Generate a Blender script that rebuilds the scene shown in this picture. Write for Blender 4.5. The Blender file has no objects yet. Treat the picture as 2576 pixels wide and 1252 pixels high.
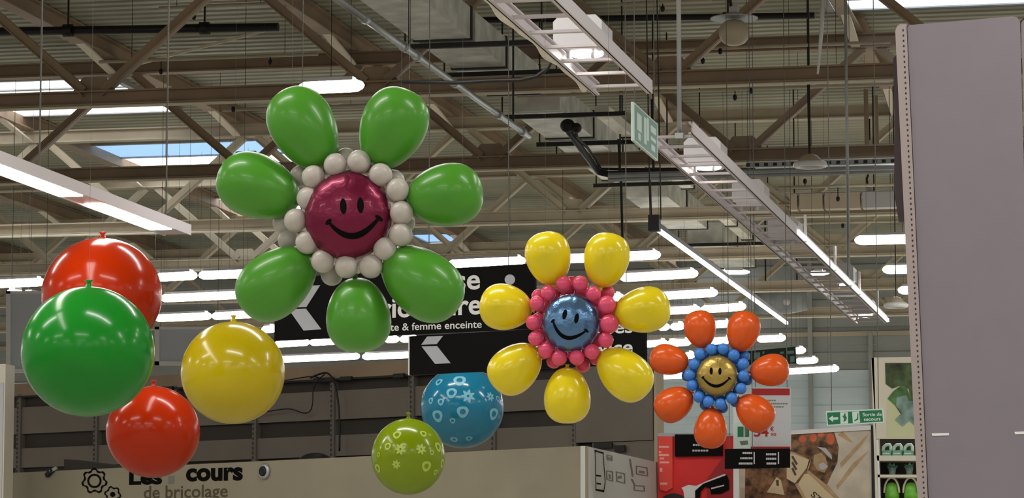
import bpy, math, random
from mathutils import Vector, Matrix
random.seed(7)
SC = bpy.context.scene
COL = SC.collection
PI = math.pi
# ------------------------------------------------------------------ camera
F, W, H = 8000.0, 2576, 1252
CX, CY, EYE = W / 2, H / 2, 1.6
Yc = Vector((1680, -904, -8000)).normalized()
Zc = Vector((0, 8000, -904)).normalized()
Xc = Yc.cross(Zc)
R3 = Matrix((Xc, Yc, Zc))                       # camera axes -> world
CAMP = Vector((0, 0, EYE))
cd = bpy.data.cameras.new('camera')
cam = bpy.data.objects.new('camera', cd)
COL.objects.link(cam)
cd.sensor_width = 36
cd.lens = F / W * 36
cd.clip_end = 500
cam.matrix_world = Matrix.Translation(CAMP) @ R3.to_4x4()
SC.camera = cam
# ------------------------------------------------------------------ world, exposure
SC.view_settings.view_transform = 'Standard'
SC.view_settings.look = 'None'
SC.view_settings.exposure = 0.0
SC.view_settings.gamma = 1
SC.view_settings.use_curve_mapping = False
SC.render.use_motion_blur = False
SC.cycles.use_denoising = True
SC.cycles.max_bounces = 5
SC.cycles.diffuse_bounces = 3
SC.cycles.glossy_bounces = 3
SC.cycles.sample_clamp_indirect = 4
wd = bpy.data.worlds.new('store_air')
SC.world = wd
wd.use_nodes = True
wd.node_tree.nodes['Background'].inputs[0].default_value = (1.0, 0.96, 0.9, 1)
wd.node_tree.nodes['Background'].inputs[1].default_value = 0.36


def area(name, loc, sx, sy, watt, col=(1, 0.97, 0.92)):
    l = bpy.data.lights.new(name, 'AREA')
    l.shape = 'RECTANGLE'; l.size = sx; l.size_y = sy
    l.energy = watt; l.color = col
    o = bpy.data.objects.new(name, l)
    o.location = loc
    COL.objects.link(o)
    return o


# ceiling tube lamps of the part of the store that lies out of the frame, over and behind the camera
for iy, y in enumerate((-9, -3.5, 2, 7.5, 13, 18.5, 24)):
    for ix, x in enumerate((-18, -12, -6, 0, 6)):
        area('ceiling_tube_light', (x + 0.8 * (iy % 2), y, EYE + 5.0), 3.0, 0.16, 95)


# unseen lights added to brighten the far wall, behind the end panel and leftwards
for y in (44, 50, 56, 62, 67.5):
    for x in (-30.0, -1.2, 4.0, 9.0):
        area('ceiling_tube_light', (x, y, EYE + 5.0), 3.0, 0.16, 150)


# ------------------------------------------------------------------ pixel -> world
def ray(px, py):
    return R3 @ Vector((px - CX, -(py - CY), -F))


def P(px, py, y):                                # on the vertical plane at distance y
    r = ray(px, py)
    return CAMP + r * (y / r.y)


def PZ(px, py, z):                               # on the level plane z above the eye
    r = ray(px, py)
    return CAMP + r * (z / r.z)


def mpp(p):                                      # metres per photo pixel at p
    return -(R3.transposed() @ (p - CAMP)).z / F


# ------------------------------------------------------------------ materials
def lin(c):
    c = c / 255.0
    return c / 12.92 if c <= 0.04045 else ((c + 0.055) / 1.055) ** 2.4


def mat(name, rgb, rough=0.6, metal=0.0, spec=0.5, coat=0.0, emit=0.0, noise=0.0, nscale=8.0, bump=0.0, bscale=40.0, dark=None):
    m = bpy.data.materials.new(name)
    m.use_nodes = True
    nt = m.node_tree
    b = nt.nodes['Principled BSDF']
    c = tuple(lin(v) for v in rgb) + (1,)
    b.inputs['Base Color'].default_value = c
    b.inputs['Roughness'].default_value = rough
    b.inputs['Metallic'].default_value = metal
    b.inputs['Specular IOR Level'].default_value = spec
    b.inputs['Coat Weight'].default_value = coat
    b.inputs['Coat Roughness'].default_value = 0.08
    if emit:
        b.inputs['Emission Color'].default_value = c
        b.inputs['Emission Strength'].default_value = emit
    if noise or bump or dark:
        tc = nt.nodes.new('ShaderNodeTexCoord')
        no = nt.nodes.new('ShaderNodeTexNoise')
        no.inputs['Scale'].default_value = nscale
        no.inputs['Detail'].default_value = 5
        nt.links.new(tc.outputs['Object'], no.inputs['Vector'])
        if noise or dark:
            cr = nt.nodes.new('ShaderNodeValToRGB')
            d = tuple(lin(v) for v in dark) + (1,) if dark else tuple(v * (1 - noise) for v in c[:3]) + (1,)
            l = c if dark else tuple(min(1, v * (1 + noise)) for v in c[:3]) + (1,)
            cr.color_ramp.elements[0].position = 0.35
            cr.color_ramp.elements[1].position = 0.65
            cr.color_ramp.elements[0].color = d
            cr.color_ramp.elements[1].color = l
            nt.links.new(no.outputs['Fac'], cr.inputs[0])
            nt.links.new(cr.outputs[0], b.inputs['Base Color'])
        if bump:
            n2 = nt.nodes.new('ShaderNodeTexNoise')
            n2.inputs['Scale'].default_value = bscale
            n2.inputs['Detail'].default_value = 4
            nt.links.new(tc.outputs['Object'], n2.inputs['Vector'])
            bp = nt.nodes.new('ShaderNodeBump')
            bp.inputs['Strength'].default_value = bump
            bp.inputs['Distance'].default_value = 0.02
            nt.links.new(n2.outputs['Fac'], bp.inputs['Height'])
            nt.links.new(bp.outputs[0], b.inputs['Normal'])
    return m


def latex(name, rgb, rough=0.22, coat=0.5, sub=0.0):
    return mat(name, rgb, rough=rough, coat=coat * 0.5, spec=0.35)


M = dict(
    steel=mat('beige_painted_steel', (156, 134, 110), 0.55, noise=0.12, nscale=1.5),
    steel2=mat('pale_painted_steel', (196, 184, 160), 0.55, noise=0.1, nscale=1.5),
    deck=mat('corrugated_deck_steel', (160, 159, 138), 0.5, noise=0.12, nscale=0.8),
    galv=mat('galvanised_steel', (175, 178, 180), 0.35, metal=0.6, noise=0.1, nscale=3),
    foil=mat('foil_duct_facing', (222, 223, 214), 0.5, metal=0.0, noise=0.22, nscale=3.0, bump=0.5, bscale=6),
    cream=mat('cream_duct_facing', (240, 236, 218), 0.5, noise=0.08, nscale=3),
    black=mat('black_plastic', (14, 14, 15), 0.5),
    dark=mat('dark_steel', (38, 34, 30), 0.5),
    white=mat('white_painted_metal', (205, 202, 205), 0.45),
    tray=mat('grey_white_tray_metal', (218, 210, 214), 0.45),
    bright=mat('bright_white_enamel', (240, 240, 240), 0.25, coat=0.3),
    glow=mat('lamp_glow', (255, 250, 240), emit=13.0),
    glowdim=mat('lamp_diffuser_glow', (236, 244, 255), emit=2.2),
    sky=mat('skylight_daylight', (225, 238, 255), emit=1.6),
    skyb=mat('skylight_blue_daylight', (150, 190, 235), emit=1.1),
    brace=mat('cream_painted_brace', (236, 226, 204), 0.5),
    led=mat('led_strip_light', (250, 248, 242), emit=1.6),  # even glow put into the bright rails
    panelg=mat('pale_blue_grey_panel', (206, 212, 220), 0.5),
    skyw=mat('skylight_white_daylight', (250, 252, 255), emit=2.0),
    wallc=mat('grey_blue_wall_cladding', (226, 243, 248), 0.5, noise=0.05, nscale=0.7),
    walld=mat('grey_wall_cladding', (168, 172, 168), 0.6, noise=0.05, nscale=0.7),
    floor=mat('light_floor_tiles', (190, 185, 175), 0.4, noise=0.05, nscale=2),
    signblack=mat('matt_black_sign_board', (5, 5, 6), 0.6, spec=0.12),
    signwhite=mat('white_sign_print', (232, 232, 232), 0.6),
    arrow=mat('grey_arrow_print', (180, 184, 194), 0.6),
    gondola=mat('mauve_grey_shelf_panel', (134, 125, 134), 0.5, noise=0.02, nscale=4),
    gondola2=mat('pinkish_grey_upright', (168, 154, 152), 0.45),
    shelfp=mat('grey_brown_back_panel', (126, 118, 108), 0.6, noise=0.04, nscale=3),
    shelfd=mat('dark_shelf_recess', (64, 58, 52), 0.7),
    shelfu=mat('grey_shelf_upright', (112, 106, 98), 0.5),
    khaki=mat('khaki_display_board', (150, 143, 122), 0.6, noise=0.03, nscale=3),
    plan=mat('white_display_board', (198, 200, 195), 0.6),
    ink=mat('black_print', (6, 5, 5), 0.7, spec=0.1),
    brownink=mat('brown_print', (84, 74, 52), 0.6),
    greyink=mat('grey_print', (120, 122, 112), 0.6),
    green=latex('green_latex', (78, 150, 42), 0.3, 0.2),
    bgreen=mat('deep_green_latex', (22, 128, 34), 0.2, coat=0.12, spec=0.25),
    red=mat('orange_red_latex', (176, 42, 0), 0.2, coat=0.12, spec=0.22),
    yellow2=latex('yellow_olive_latex', (190, 168, 2), 0.2, 0.35),
    yellow=latex('yellow_pearl_latex', (240, 216, 24), 0.24, 0.5),
    orange=latex('orange_latex', (228, 92, 26), 0.25, 0.3),
    whitel=latex('white_latex', (196, 188, 180), 0.35, 0.2),
    pink=latex('pink_latex', (236, 84, 122), 0.25, 0.4),
    bluel=latex('blue_latex', (66, 134, 222), 0.35, 0.2),
    teal=latex('teal_blue_latex', (22, 118, 152), 0.16, 0.6),
    lime=latex('lime_latex', (128, 152, 0), 0.2, 0.35),
    tealp=mat('pale_blue_balloon_print', (120, 184, 205), 0.4),
    limep=mat('pale_lime_balloon_print', (186, 205, 92), 0.4),
    burg=mat('burgundy_foil', (120, 14, 56), 0.33, metal=0.55, coat=0.15, bump=0.35, bscale=12),
    foilb=mat('steel_blue_foil', (92, 130, 172), 0.25, metal=0.75, coat=0.2, bump=0.5, bscale=12),
    gold=mat('gold_foil', (178, 150, 74), 0.33, metal=0.6, coat=0.2, bump=0.4, bscale=14),
    line=mat('nylon_line', (92, 90, 84), 0.5),
    exitg=mat('exit_sign_green', (18, 120, 76), 0.5),
    exitd=mat('exit_sign_dark_green', (14, 52, 36), 0.5),
    exitp=mat('washed_green_sign_face', (128, 168, 158), 0.4),
    exitw=mat('exit_sign_white', (215, 235, 228), 0.5),
    redp=mat('red_display_print', (226, 34, 34), 0.5),
    redl=mat('light_red_display_print', (238, 72, 60), 0.5),
    redd=mat('dark_red_print', (165, 16, 22), 0.5),
    pgrey=mat('pale_grey_card', (198, 198, 202), 0.5),
    pinkp=mat('pink_white_print', (250, 170, 160), 0.5),
    canvas=mat('cream_canvas_print', (212, 202, 184), 0.6, noise=0.12, nscale=5),
    basket=mat('brown_wicker_print', (160, 120, 84), 0.7, dark=(62, 42, 28), nscale=14),
    basket2=mat('tan_basket_print', (196, 166, 126), 0.7, noise=0.15, nscale=10),
    tomato=mat('tomato_print', (226, 110, 72), 0.6, noise=0.2, nscale=8),
    cratep=mat('cream_crate_print', (226, 208, 170), 0.6),
    leafd=mat('dark_leaf_photo', (88, 112, 66), 0.6, dark=(30, 26, 20), nscale=9),
    leafl=mat('green_leaf_photo', (96, 140, 84), 0.6, dark=(40, 76, 40), nscale=10),
    leafb=mat('pale_blue_leaf_photo', (150, 178, 172), 0.6, dark=(90, 120, 110), nscale=10),
    bagt=mat('mint_bag_plastic', (120, 178, 150), 0.4),
    bagg=mat('bright_green_pot', (118, 196, 66), 0.4, noise=0.15, nscale=20),
    creamp=mat('cream_display_frame', (222, 216, 200), 0.5),
    limew=mat('pale_lime_board', (208, 212, 170), 0.6),
    wine=mat('wine_dark_banner', (52, 30, 38), 0.25, coat=0.5),
    globe=mat('beige_globe_plastic', (188, 176, 152), 0.35),
    slate=mat('slate_duct_wrap', (150, 156, 158), 0.5, noise=0.2, nscale=3),
)


# ------------------------------------------------------------------ mesh builder
class MB:
    def __init__(s):
        s.v = []; s.f = []; s.m = []; s.smooth = []

    def add(s, vs, fs, mi=0, sm=False):
        b = len(s.v)
        s.v += [Vector(v) for v in vs]
        for f in fs:
            s.f.append([b + i for i in f]); s.m.append(mi); s.smooth.append(sm)
        return s

    def hexa(s, c, mi=0):                        # 8 corners: bottom 4 then top 4
        return s.add(c, [(3, 2, 1, 0), (4, 5, 6, 7), (0, 1, 5, 4), (1, 2, 6, 5), (2, 3, 7, 6), (3, 0, 4, 7)], mi)

    def box(s, lo, hi, mi=0):
        x0, y0, z0 = lo; x1, y1, z1 = hi
        return s.hexa([(x0, y0, z0), (x1, y0, z0), (x1, y1, z0), (x0, y1, z0), (x0, y0, z1), (x1, y0, z1), (x1, y1, z1), (x0, y1, z1)], mi)

    def bar(s, a, b, w, h=None, mi=0, up=Vector((0, 0, 1))):
        a = Vector(a); b = Vector(b); h = h or w
        d = (b - a).normalized()
        if abs(d.dot(up)) > 0.98: up = Vector((0, 1, 0))
        x = d.cross(up).normalized(); y = x.cross(d)
        c = []
        for p in (a, b):
            for sx, sy in ((-1, -1), (1, -1), (1, 1), (-1, 1)):
                c.append(p + x * sx * w / 2 + y * sy * h / 2)
        return s.hexa(c, mi)

    def tube(s, pts, r, n=10, mi=0, caps=True):
        pts = [Vector(p) for p in pts]
        rs = r if isinstance(r, (list, tuple)) else [r] * len(pts)
        b = len(s.v)
        prev = None
        for i, p in enumerate(pts):
            d = (pts[min(i + 1, len(pts) - 1)] - pts[max(i - 1, 0)]).normalized()
            if prev is None:
                u = d.orthogonal().normalized()
            else:
                u = (prev - d * prev.dot(d)).normalized()
            prev = u
            w = d.cross(u)
            for k in range(n):
                a = 2 * PI * k / n
                s.v.append(p + (u * math.cos(a) + w * math.sin(a)) * rs[i])
        for i in range(len(pts) - 1):
            for k in range(n):
                s.f.append([b + i * n + k, b + i * n + (k + 1) % n, b + (i + 1) * n + (k + 1) % n, b + (i + 1) * n + k])
                s.m.append(mi); s.smooth.append(True)
        if caps:
            s.f.append([b + k for k in range(n)][::-1]); s.m.append(mi); s.smooth.append(False)
            e = b + (len(pts) - 1) * n
            s.f.append([e + k for k in range(n)]); s.m.append(mi); s.smooth.append(False)
        return s

    def revolve(s, origin, axis, prof, n=24, mi=0, side=None):
        # prof: (distance along the axis, radius)
        origin = Vector(origin); d = Vector(axis).normalized()
        u = (side or d.orthogonal()).normalized(); w = d.cross(u)
        b = len(s.v)
        for t, r in prof:
            for k in range(n):
                a = 2 * PI * k / n
                s.v.append(origin + d * t + (u * math.cos(a) + w * math.sin(a)) * max(r, 1e-5))
        for i in range(len(prof) - 1):
            for k in range(n):
                s.f.append([b + i * n + k, b + i * n + (k + 1) % n, b + (i + 1) * n + (k + 1) % n, b + (i + 1) * n + k])
                s.m.append(mi); s.smooth.append(True)
        for e, rev in ((b, True), (b + (len(prof) - 1) * n, False)):
            f = [e + k for k in range(n)]
            s.f.append(f[::-1] if rev else f); s.m.append(mi); s.smooth.append(False)
        return s

    def ball(s, c, r, n=20, m=12, mi=0, sx=1, sy=1, sz=1):
        c = Vector(c)
        prof = [(-r * math.cos(PI * i / m), r * math.sin(PI * i / m)) for i in range(m + 1)]
        b = len(s.v)
        s.revolve((0, 0, 0), (0, 0, 1), prof, n, mi)
        for i in range(b, len(s.v)):
            v = s.v[i]
            s.v[i] = c + Vector((v.x * sx, v.y * sy, v.z * sz))
        return s

    def poly(s, pts, out, t, mi=0):              # a flat outline given its thickness t along out
        pts = [Vector(p) for p in pts]; out = Vector(out).normalized() * t
        n = len(pts)
        vs = pts + [p + out for p in pts]
        fs = [list(range(n))[::-1], list(range(n, 2 * n))] + [[i, (i + 1) % n, n + (i + 1) % n, n + i] for i in range(n)]
        return s.add(vs, fs, mi)

    def build(s, name, mats, parent=None, base=None):
        me = bpy.data.meshes.new(name)
        off = Vector(base) if base is not None else (ORG[parent.name] if parent is not None else Vector((0, 0, 0)))
        me.from_pydata([tuple(v - off) for v in s.v], [], s.f)
        for m in (mats if isinstance(mats, (list, tuple)) else [mats]):
            me.materials.append(m)
        me.polygons.foreach_set('material_index', s.m)
        me.polygons.foreach_set('use_smooth', s.smooth)
        me.update()
        o = bpy.data.objects.new(name, me)
        COL.objects.link(o)
        if parent is not None:
            o.parent = parent
            if base is not None:
                o.location = off - ORG[parent.name]
        else:
            o.location = off
        ORG[o.name] = off.copy()
        return o


ORG = {}


def thing(name, label, cat, loc=(0, 0, 0), group=None, kind=None):
    o = bpy.data.objects.new(name, None)
    o.empty_display_size = 0.1
    COL.objects.link(o)
    o.location = loc
    ORG[o.name] = Vector(loc)
    o['label'] = label; o['category'] = cat
    if group: o['group'] = group
    if kind: o['kind'] = kind
    return o


def tag(o, label, cat, group=None, kind=None):
    o['label'] = label; o['category'] = cat
    if group: o['group'] = group
    if kind: o['kind'] = kind
    return o


def structure(o, label=None):
    o['kind'] = 'structure'
    if label: o['label'] = label
    return o


# ------------------------------------------------------------------ the shell of the hall
b = MB(); b.box((-40, -16, -0.1), (16, 74, 0)); structure(b.build('floor', M['floor']), 'pale tiled shop floor')
ZD = EYE + 7.95
# trapezoid roof sheet, ribs running across the hall
b = MB()
yy = -16.0
prof = []
while yy < 72:
    prof += [(yy, 0.0), (yy + 0.10, 0.0), (yy + 0.13, 0.022), (yy + 0.22, 0.022), (yy + 0.25, 0.0)]
    yy += 0.30 if yy > 35 else 6.0
vs = [(x, y, ZD + z) for y, z in prof for x in (-36, 14)]
b.add(vs, [(2 * i, 2 * i + 1, 2 * i + 3, 2 * i + 2) for i in range(len(prof) - 1)])
b.box((-36, -16, ZD + 0.2), (14, 72, ZD + 0.25))
structure(b.build('ceiling', M['deck']), 'corrugated grey steel roof deck')
# far wall of horizontal cladding
b = MB()
YW = 72.0
z = 0.0
zsplit = P(2039, 932, YW).z
zrail = P(2039, 842, YW).z
prof = []
while z < ZD:
    prof += [(z, 0.0), (z + 0.17, 0.0), (z + 0.20, 0.04), (z + 0.33, 0.04), (z + 0.36, 0.0)]
    z += 0.40
fs = []
vs = [(x, YW + d, z) for z, d in prof for x in (-36, 14)]
base = len(b.v); b.v += [Vector(v) for v in vs]
for i in range(len(prof) - 1):
    b.f.append([base + 2 * i, base + 2 * i + 1, base + 2 * i + 3, base + 2 * i + 2])
    b.m.append(0 if prof[i][0] < zsplit else 1); b.smooth.append(False)  # upper wall greyer: its shade is put into the cladding colour
b.box((-36, YW + 0.1, 0), (14, YW + 0.2, ZD))
structure(b.build('wall_back', [M['wallc'], M['walld']]), 'blue grey horizontal cladding of the far wall')
b = MB(); b.box((-36, YW - 0.12, zrail - 0.05), (14, YW - 0.02, zrail + 0.05))
structure(b.build('trim_1', M['steel2']), 'pale rail along the far wall')
for i, px in enumerate((1800, 2038, 2190)):
    p = P(px, 860, YW - 0.1)
    b = MB(); b.box((p.x - 0.05, YW - 0.14, 0), (p.x + 0.05, YW - 0.04, ZD - 0.02 if i == 1 else zrail))
    structure(b.build('trim_%d' % (i + 2), M['walld']), 'grey vertical strip on the far wall')

# ------------------------------------------------------------------ roof trusses
TY = [36.0, 42.4, 48.5, 54.1, 59.9, 65.4]
TNAME = ['first, with its bottom chord over the top of the green flower', 'second, its brown chord level with the white balls',
         'third, its pale chord behind the burgundy face', 'fourth, pale, just above the yellow flower',
         'fifth, pale, level with the top of the yellow flower', 'last, closest to the far wall']
X0, X1 = -27.1, 2.4
ZB, ZT = EYE + 6.0, EYE + 7.5


def ibeam(b, xa, xb, y, z, h, w, t=0.02):
    b.box((xa, y - w / 2, z), (xb, y + w / 2, z + t))
    b.box((xa, y - 0.012, z + t), (xb, y + 0.012, z + h - t))
    b.box((xa, y - w / 2, z + h - t), (xb, y + w / 2, z + h))


for k, ty in enumerate(TY):
    mm = M['steel'] if k < 2 else M['steel2']  # better light on the far trusses put into a paler steel copy
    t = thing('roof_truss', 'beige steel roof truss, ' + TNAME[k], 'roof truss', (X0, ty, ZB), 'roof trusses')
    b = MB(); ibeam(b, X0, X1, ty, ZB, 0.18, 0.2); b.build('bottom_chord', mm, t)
    b = MB(); b.tube([(X0, ty - 0.09, ZB - 0.02), (X1, ty - 0.09, ZB - 0.02)], 0.02, 8); b.build('conduit', M['brace'], t)  # added pale tube: lit underside of the chord flange put into a shape
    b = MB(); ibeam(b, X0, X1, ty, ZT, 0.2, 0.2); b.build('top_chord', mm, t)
    xn = -9.15 - 3.5 * 5
    while xn < X1:
        for s_ in (-1, 1):
            xt = xn + 1.75 * s_
            if xt < X0 or xt > X1: continue
            b = MB()
            a0 = Vector((xn + 0.12 * s_, ty, ZB + 0.18)); a1 = Vector((xt - 0.10 * s_, ty, ZT))
            b.bar(a0, a1, 0.11, 0.11)
            dd = (a1 - a0).normalized()
            b.bar(a0 + Vector((0, -0.045, -0.06)), a1 + Vector((0, -0.045, -0.06)), 0.09, 0.012)
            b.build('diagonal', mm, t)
        if k < 3 or (k < 6 and xn < X1):
            b = MB(); b.poly([(xn - 0.28, ty + 0.02, ZB + 0.17), (xn + 0.28, ty + 0.02, ZB + 0.17), (xn + 0.14, ty + 0.02, ZB + 0.36), (xn - 0.14, ty + 0.02, ZB + 0.36)], (0, -1, 0), 0.03)
            b.build('gusset_plate', mm, t)
        xn += 3.5
# purlins running into the depth
pn = ['over the far left corner', 'above the left skylight', 'over the low strip light', 'crossing behind the left skylights', 'above the green flower', 'beside the foil duct', 'above the cable tray', 'beside the tall end panel']
for i, x in enumerate([-25.1 + 3.5 * j for j in range(8)]):
    t = thing('roof_purlin', 'brown steel purlin running into the depth ' + pn[i], 'purlin', (x, 36, ZT), 'roof purlins')
    b = MB()
    za = ZT + 0.20
    b.box((x - 0.1, 34.0, za), (x + 0.1, 71.9, za + 0.02)); b.box((x - 0.012, 34.0, za + 0.02), (x + 0.012, 71.9, za + 0.22)); b.box((x - 0.1, 34.0, za + 0.22), (x + 0.1, 71.9, za + 0.24))
    b.build('beam', M['steel'], t)
    for ty in TY:
        if x > X1: continue
        b = MB()
        b.bar((x, ty - 0.1, ZT + 0.02), (x, ty - 1.5, za + 0.02), 0.12, 0.03); b.build('knee_brace', M['brace'], t)
# light cross braces between the trusses
for p0_, p1_, yd, lab in (((340, 163), (700, 68), 41.9, 'thin pale slanting rod over the first skylight, top corner'), ((380, 8), (705, 48), 41.9, 'thin pale slanting rod along the top edge, beside the black pipe'),
                        ((770, 50), (950, 2), 41.9, 'thin pale slanting rod at the top edge beside the metal pipe'), ((835, 262), (960, 238), 48.2, 'short pale slanting rod between the two upper green petals')):
    b = MB(); b.bar(P(*p0_, yd), P(*p1_, yd), 0.035, 0.035)
    o = b.build('brace_rod', M['brace'], base=P(*p0_, yd)); tag(o, lab, 'rod')

# ------------------------------------------------------------------ skylights
SKY = []


def skylight(label, p0, p1, blue, n=2):
    SKY.append((p0.x, p1.x, p0.y, p1.y))
    z = EYE + 7.9
    x0, y0 = p0.x, p0.y; x1, y1 = p1.x, p1.y
    t = thing('skylight', label, 'skylight', (x0, y0, z), 'roof skylights')
    ys = [y0 + (y1 - y0) * j / n for j in range(n + 1)]
    for j in range(n):
        b = MB(); b.box((x0 + 0.05, ys[j] + 0.05, z), (x1 - 0.05, ys[j + 1] - 0.05, z + 0.03))
        b.build('pane', M['sky'] if blue == 'pale' else M['skyb'] if (blue and j == 0) else M['skyw'], t)
    b = MB()
    for y in ys: b.box((x0, y - 0.05, z - 0.02), (x1, y + 0.05, z + 0.05))
    for x in (x0, x1): b.box((x - 0.05, y0, z - 0.03), (x + 0.05, y1, z + 0.05))
    b.build('frame', M['galv'], t)


skylight('white skylight strip crossed by the first truss chord, in the corner', Vector((-27, PZ(200, 196, 7.9).y, 0)), Vector((PZ(460, 283, 7.9).x, PZ(200, 287, 7.9).y, 0)), False, 4)
skylight('bluish skylight just above the green petal and the second truss chord', PZ(165, 366, 7.9), Vector((PZ(700, 366, 7.9).x, PZ(300, 428, 7.9).y, 0)), True, 2)
skylight('small white skylight half hidden by the green flower', PZ(525, 497, 7.9), Vector((PZ(900, 497, 7.9).x, PZ(560, 548, 7.9).y, 0)), False, 1)
skylight('small far skylight beside the lower green petal', PZ(1030, 588, 7.9), Vector((PZ(1150, 590, 7.9).x, PZ(1100, 628, 7.9).y, 0)), True, 2)
skylight('long skylight above the tall grey end panel', PZ(2060, -30, 7.9), Vector((3.5, PZ(2300, 18, 7.9).y, 0)), 'pale', 2)
skylight('far skylight over the white track rail, near the last truss', PZ(1660, 636, 7.9), Vector((PZ(1880, 640, 7.9).x, PZ(1700, 655, 7.9).y, 0)), False, 2)


# ------------------------------------------------------------------ tube lamps
def hanging_lamp(a, c, label, r=0.07, wires=True, group='hanging tube lamps'):
    a, c = Vector(a), Vector(c)
    d = (c - a); L = d.length; d.normalize()
    mid = (a + c) / 2
    t = thing('tube_lamp', label, 'lamp', mid, group)
    b = MB()
    prof = [(0, 0.01), (0.02, r * 0.6), (0.07, r * 0.95), (0.12, r), (L - 0.12, r), (L - 0.07, r * 0.95), (L - 0.02, r * 0.6), (L, 0.01)]
    b.revolve(a, d, prof, 12)
    b.build('glowing_tube', M['glow'], t)
    b = MB(); up = Vector((0, 0, r + 0.005))
    b.bar(a + up + d * 0.1, c + up - d * 0.1, 0.12, 0.035)
    b.build('housing', M['white'], t)
    if wires:
        for s_ in (0.2, 0.8):
            p = a.lerp(c, s_) + up
            for q_ in (s_, 0.35, 0.65, 0.08, 0.92, 0.5):
                p = a.lerp(c, q_) + up
                if not (-8.45 < p.x < -6.7 and p.y < 59) and min(abs(p.y - ty_) for ty_ in TY) > 0.12: break
            top = ZD - 0.02
            for xl_, xr_2, sg in ((-8.24, -7.56, FOIL), (-7.24, -7.02, NARROW)):
                if xl_ < p.x < xr_2 and any(u_ < p.y < v_ for u_, v_ in sg): top = EYE + 6.295
            if any(x0_ - 0.1 < p.x < x1_ + 0.1 and y0_ - 0.1 < p.y < y1_ + 0.1 for x0_, x1_, y0_, y1_ in SKY): top = EYE + 7.868
            b = MB(); b.bar(p, (p.x, p.y, top), 0.004, 0.004); b.build('suspension_wire', M['line'], t)


FOIL = [(31.5, 34.1), (34.3, 36.0), (36.15, 38.0), (39.3, 41.7), (41.8, 44.0), (44.1, 46.0), (48.0, 50.0), (50.2, 52.3), (54.3, 56.0), (56.2, 58.5)]
NARROW = [(39.8, 41.8), (45.0, 47.2), (50.5, 52.0), (52.3, 54.0), (54.4, 55.8)]
LAMPS = [
    (750, 222, 916, 214, 'tube lamp hanging just above the top green petal'),
    (2150, 604, 2300, 600, 'tube lamp against the tall end panel, highest of those beside it'),
    (2220, 678, 2330, 675, 'tube lamp against the tall end panel, middle of those beside it'),
    (2259, 730, 2330, 727, 'short lit lamp end peeping out beside the tall end panel, lowest there'),
    (1128, 664, 1322, 655, 'long tube lamp above the black sign, ending at a yellow petal'),
    (1395, 651, 1662, 640, 'tube lamp passing behind the two upper yellow petals'),
    (1560, 698, 1756, 687, 'tube lamp starting under the upper yellow petal beside the pink ring'),
    (1640, 745, 1805, 735, 'tube lamp touching the top of the yellow petal that points to the orange flower'),
    (1660, 782, 1762, 777, 'shorter tube lamp over the first orange petal'),
    (1764, 778, 1876, 770, 'tube lamp crossing above both upper orange petals'),
    (1540, 748, 1568, 746, 'tiny far lamp between the pink ring and a yellow petal'),
    (1655, 823, 1684, 821, 'tiny far lamp below the yellow petal, nearer to it'),
    (1688, 822, 1722, 819, 'tiny far lamp touching the upper orange petal'),
    (1788, 816, 1842, 813, 'small lamp between the two upper orange petals, the higher one'),
    (1785, 858, 1842, 854, 'small lamp between the two upper orange petals, just over the blue ring'),
    (1620, 865, 1678, 861, 'lamp beside the black sign end, above the side orange petal'),
    (1680, 864, 1738, 859, 'lamp above the side orange petal, beneath the upper one'),
    (1722, 894, 1748, 892, 'tiny lamp between the blue ring and the side orange petal'),
    (1640, 946, 1722, 944, 'lamp under the side orange petal, at the wall top'),
    (1905, 853, 1976, 849, 'lamp above the dark green exit sign'),
    (1998, 882, 2026, 880, 'tiny lamp beside the dark green exit sign'),
    (2002, 908, 2058, 905, 'lamp at the lower corner of the dark green exit sign'),
    (1975, 934, 2110, 926, 'lowest long tube lamp, ending over the food poster'),
    (-60, 716, 112, 708, 'tube lamp ending at the upper red balloon, at the picture edge'),
    (392, 697, 496, 692, 'tube lamp starting at the upper red balloon, top row'),
    (500, 692, 640, 687, 'tube lamp running under the side green petal, top row'),
    (405, 750, 620, 740, 'long tube lamp between the upper red balloon and the lower green petal'),
    (390, 800, 532, 794, 'tube lamp over the yellow balloon, starting at the red balloon'),
    (534, 795, 642, 789, 'tube lamp over the yellow balloon, nearer to the green petal'),
    (438, 840, 508, 836, 'short lamp on the rim of the yellow balloon'),
    (660, 829, 694, 826, 'tiny lamp at the end of the black sign'),
    (692, 865, 778, 860, 'tube lamp under the black sign arrow, beside the yellow balloon'),
    (780, 861, 850, 857, 'tube lamp under the black sign arrow, beside the lowest green petal'),
    (968, 854, 1004, 852, 'small lamp just past the lowest green petal'),
    (1007, 853, 1050, 850, 'small lamp tucked at the edge of the second black sign'),
    (690, 904, 905, 895, 'long tube lamp over the grey shelf wall, nearer the yellow balloon'),
    (912, 897, 1060, 890, 'long tube lamp over the grey shelf wall, running behind the second black sign'),
    (20, 735, 58, 740, 'short lamp above the framed white panel'),
    (64, 741, 100, 748, 'short lamp above the framed white panel, beside the red balloon'),
    (1806, 684, 1886, 684, 'thin far lamp under the white track rail'),
    (2033, 687, 2086, 686, 'thin far lamp behind the cable tray'),
]
for x0, y0, x1, y1, lab in LAMPS:
    a = PZ(x0, y0, 5.0); c = PZ(x1, y1, 5.0)
    if a.y > 70.5:
        a = P(x0, y0, 70.5); c = P(x1, y1, 70.5)
    thin = y1 in (684, 686)
    hanging_lamp(a, c, lab, r=0.035 if thin else (0.062 if y0 < 300 else 0.068), wires=True)


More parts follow.
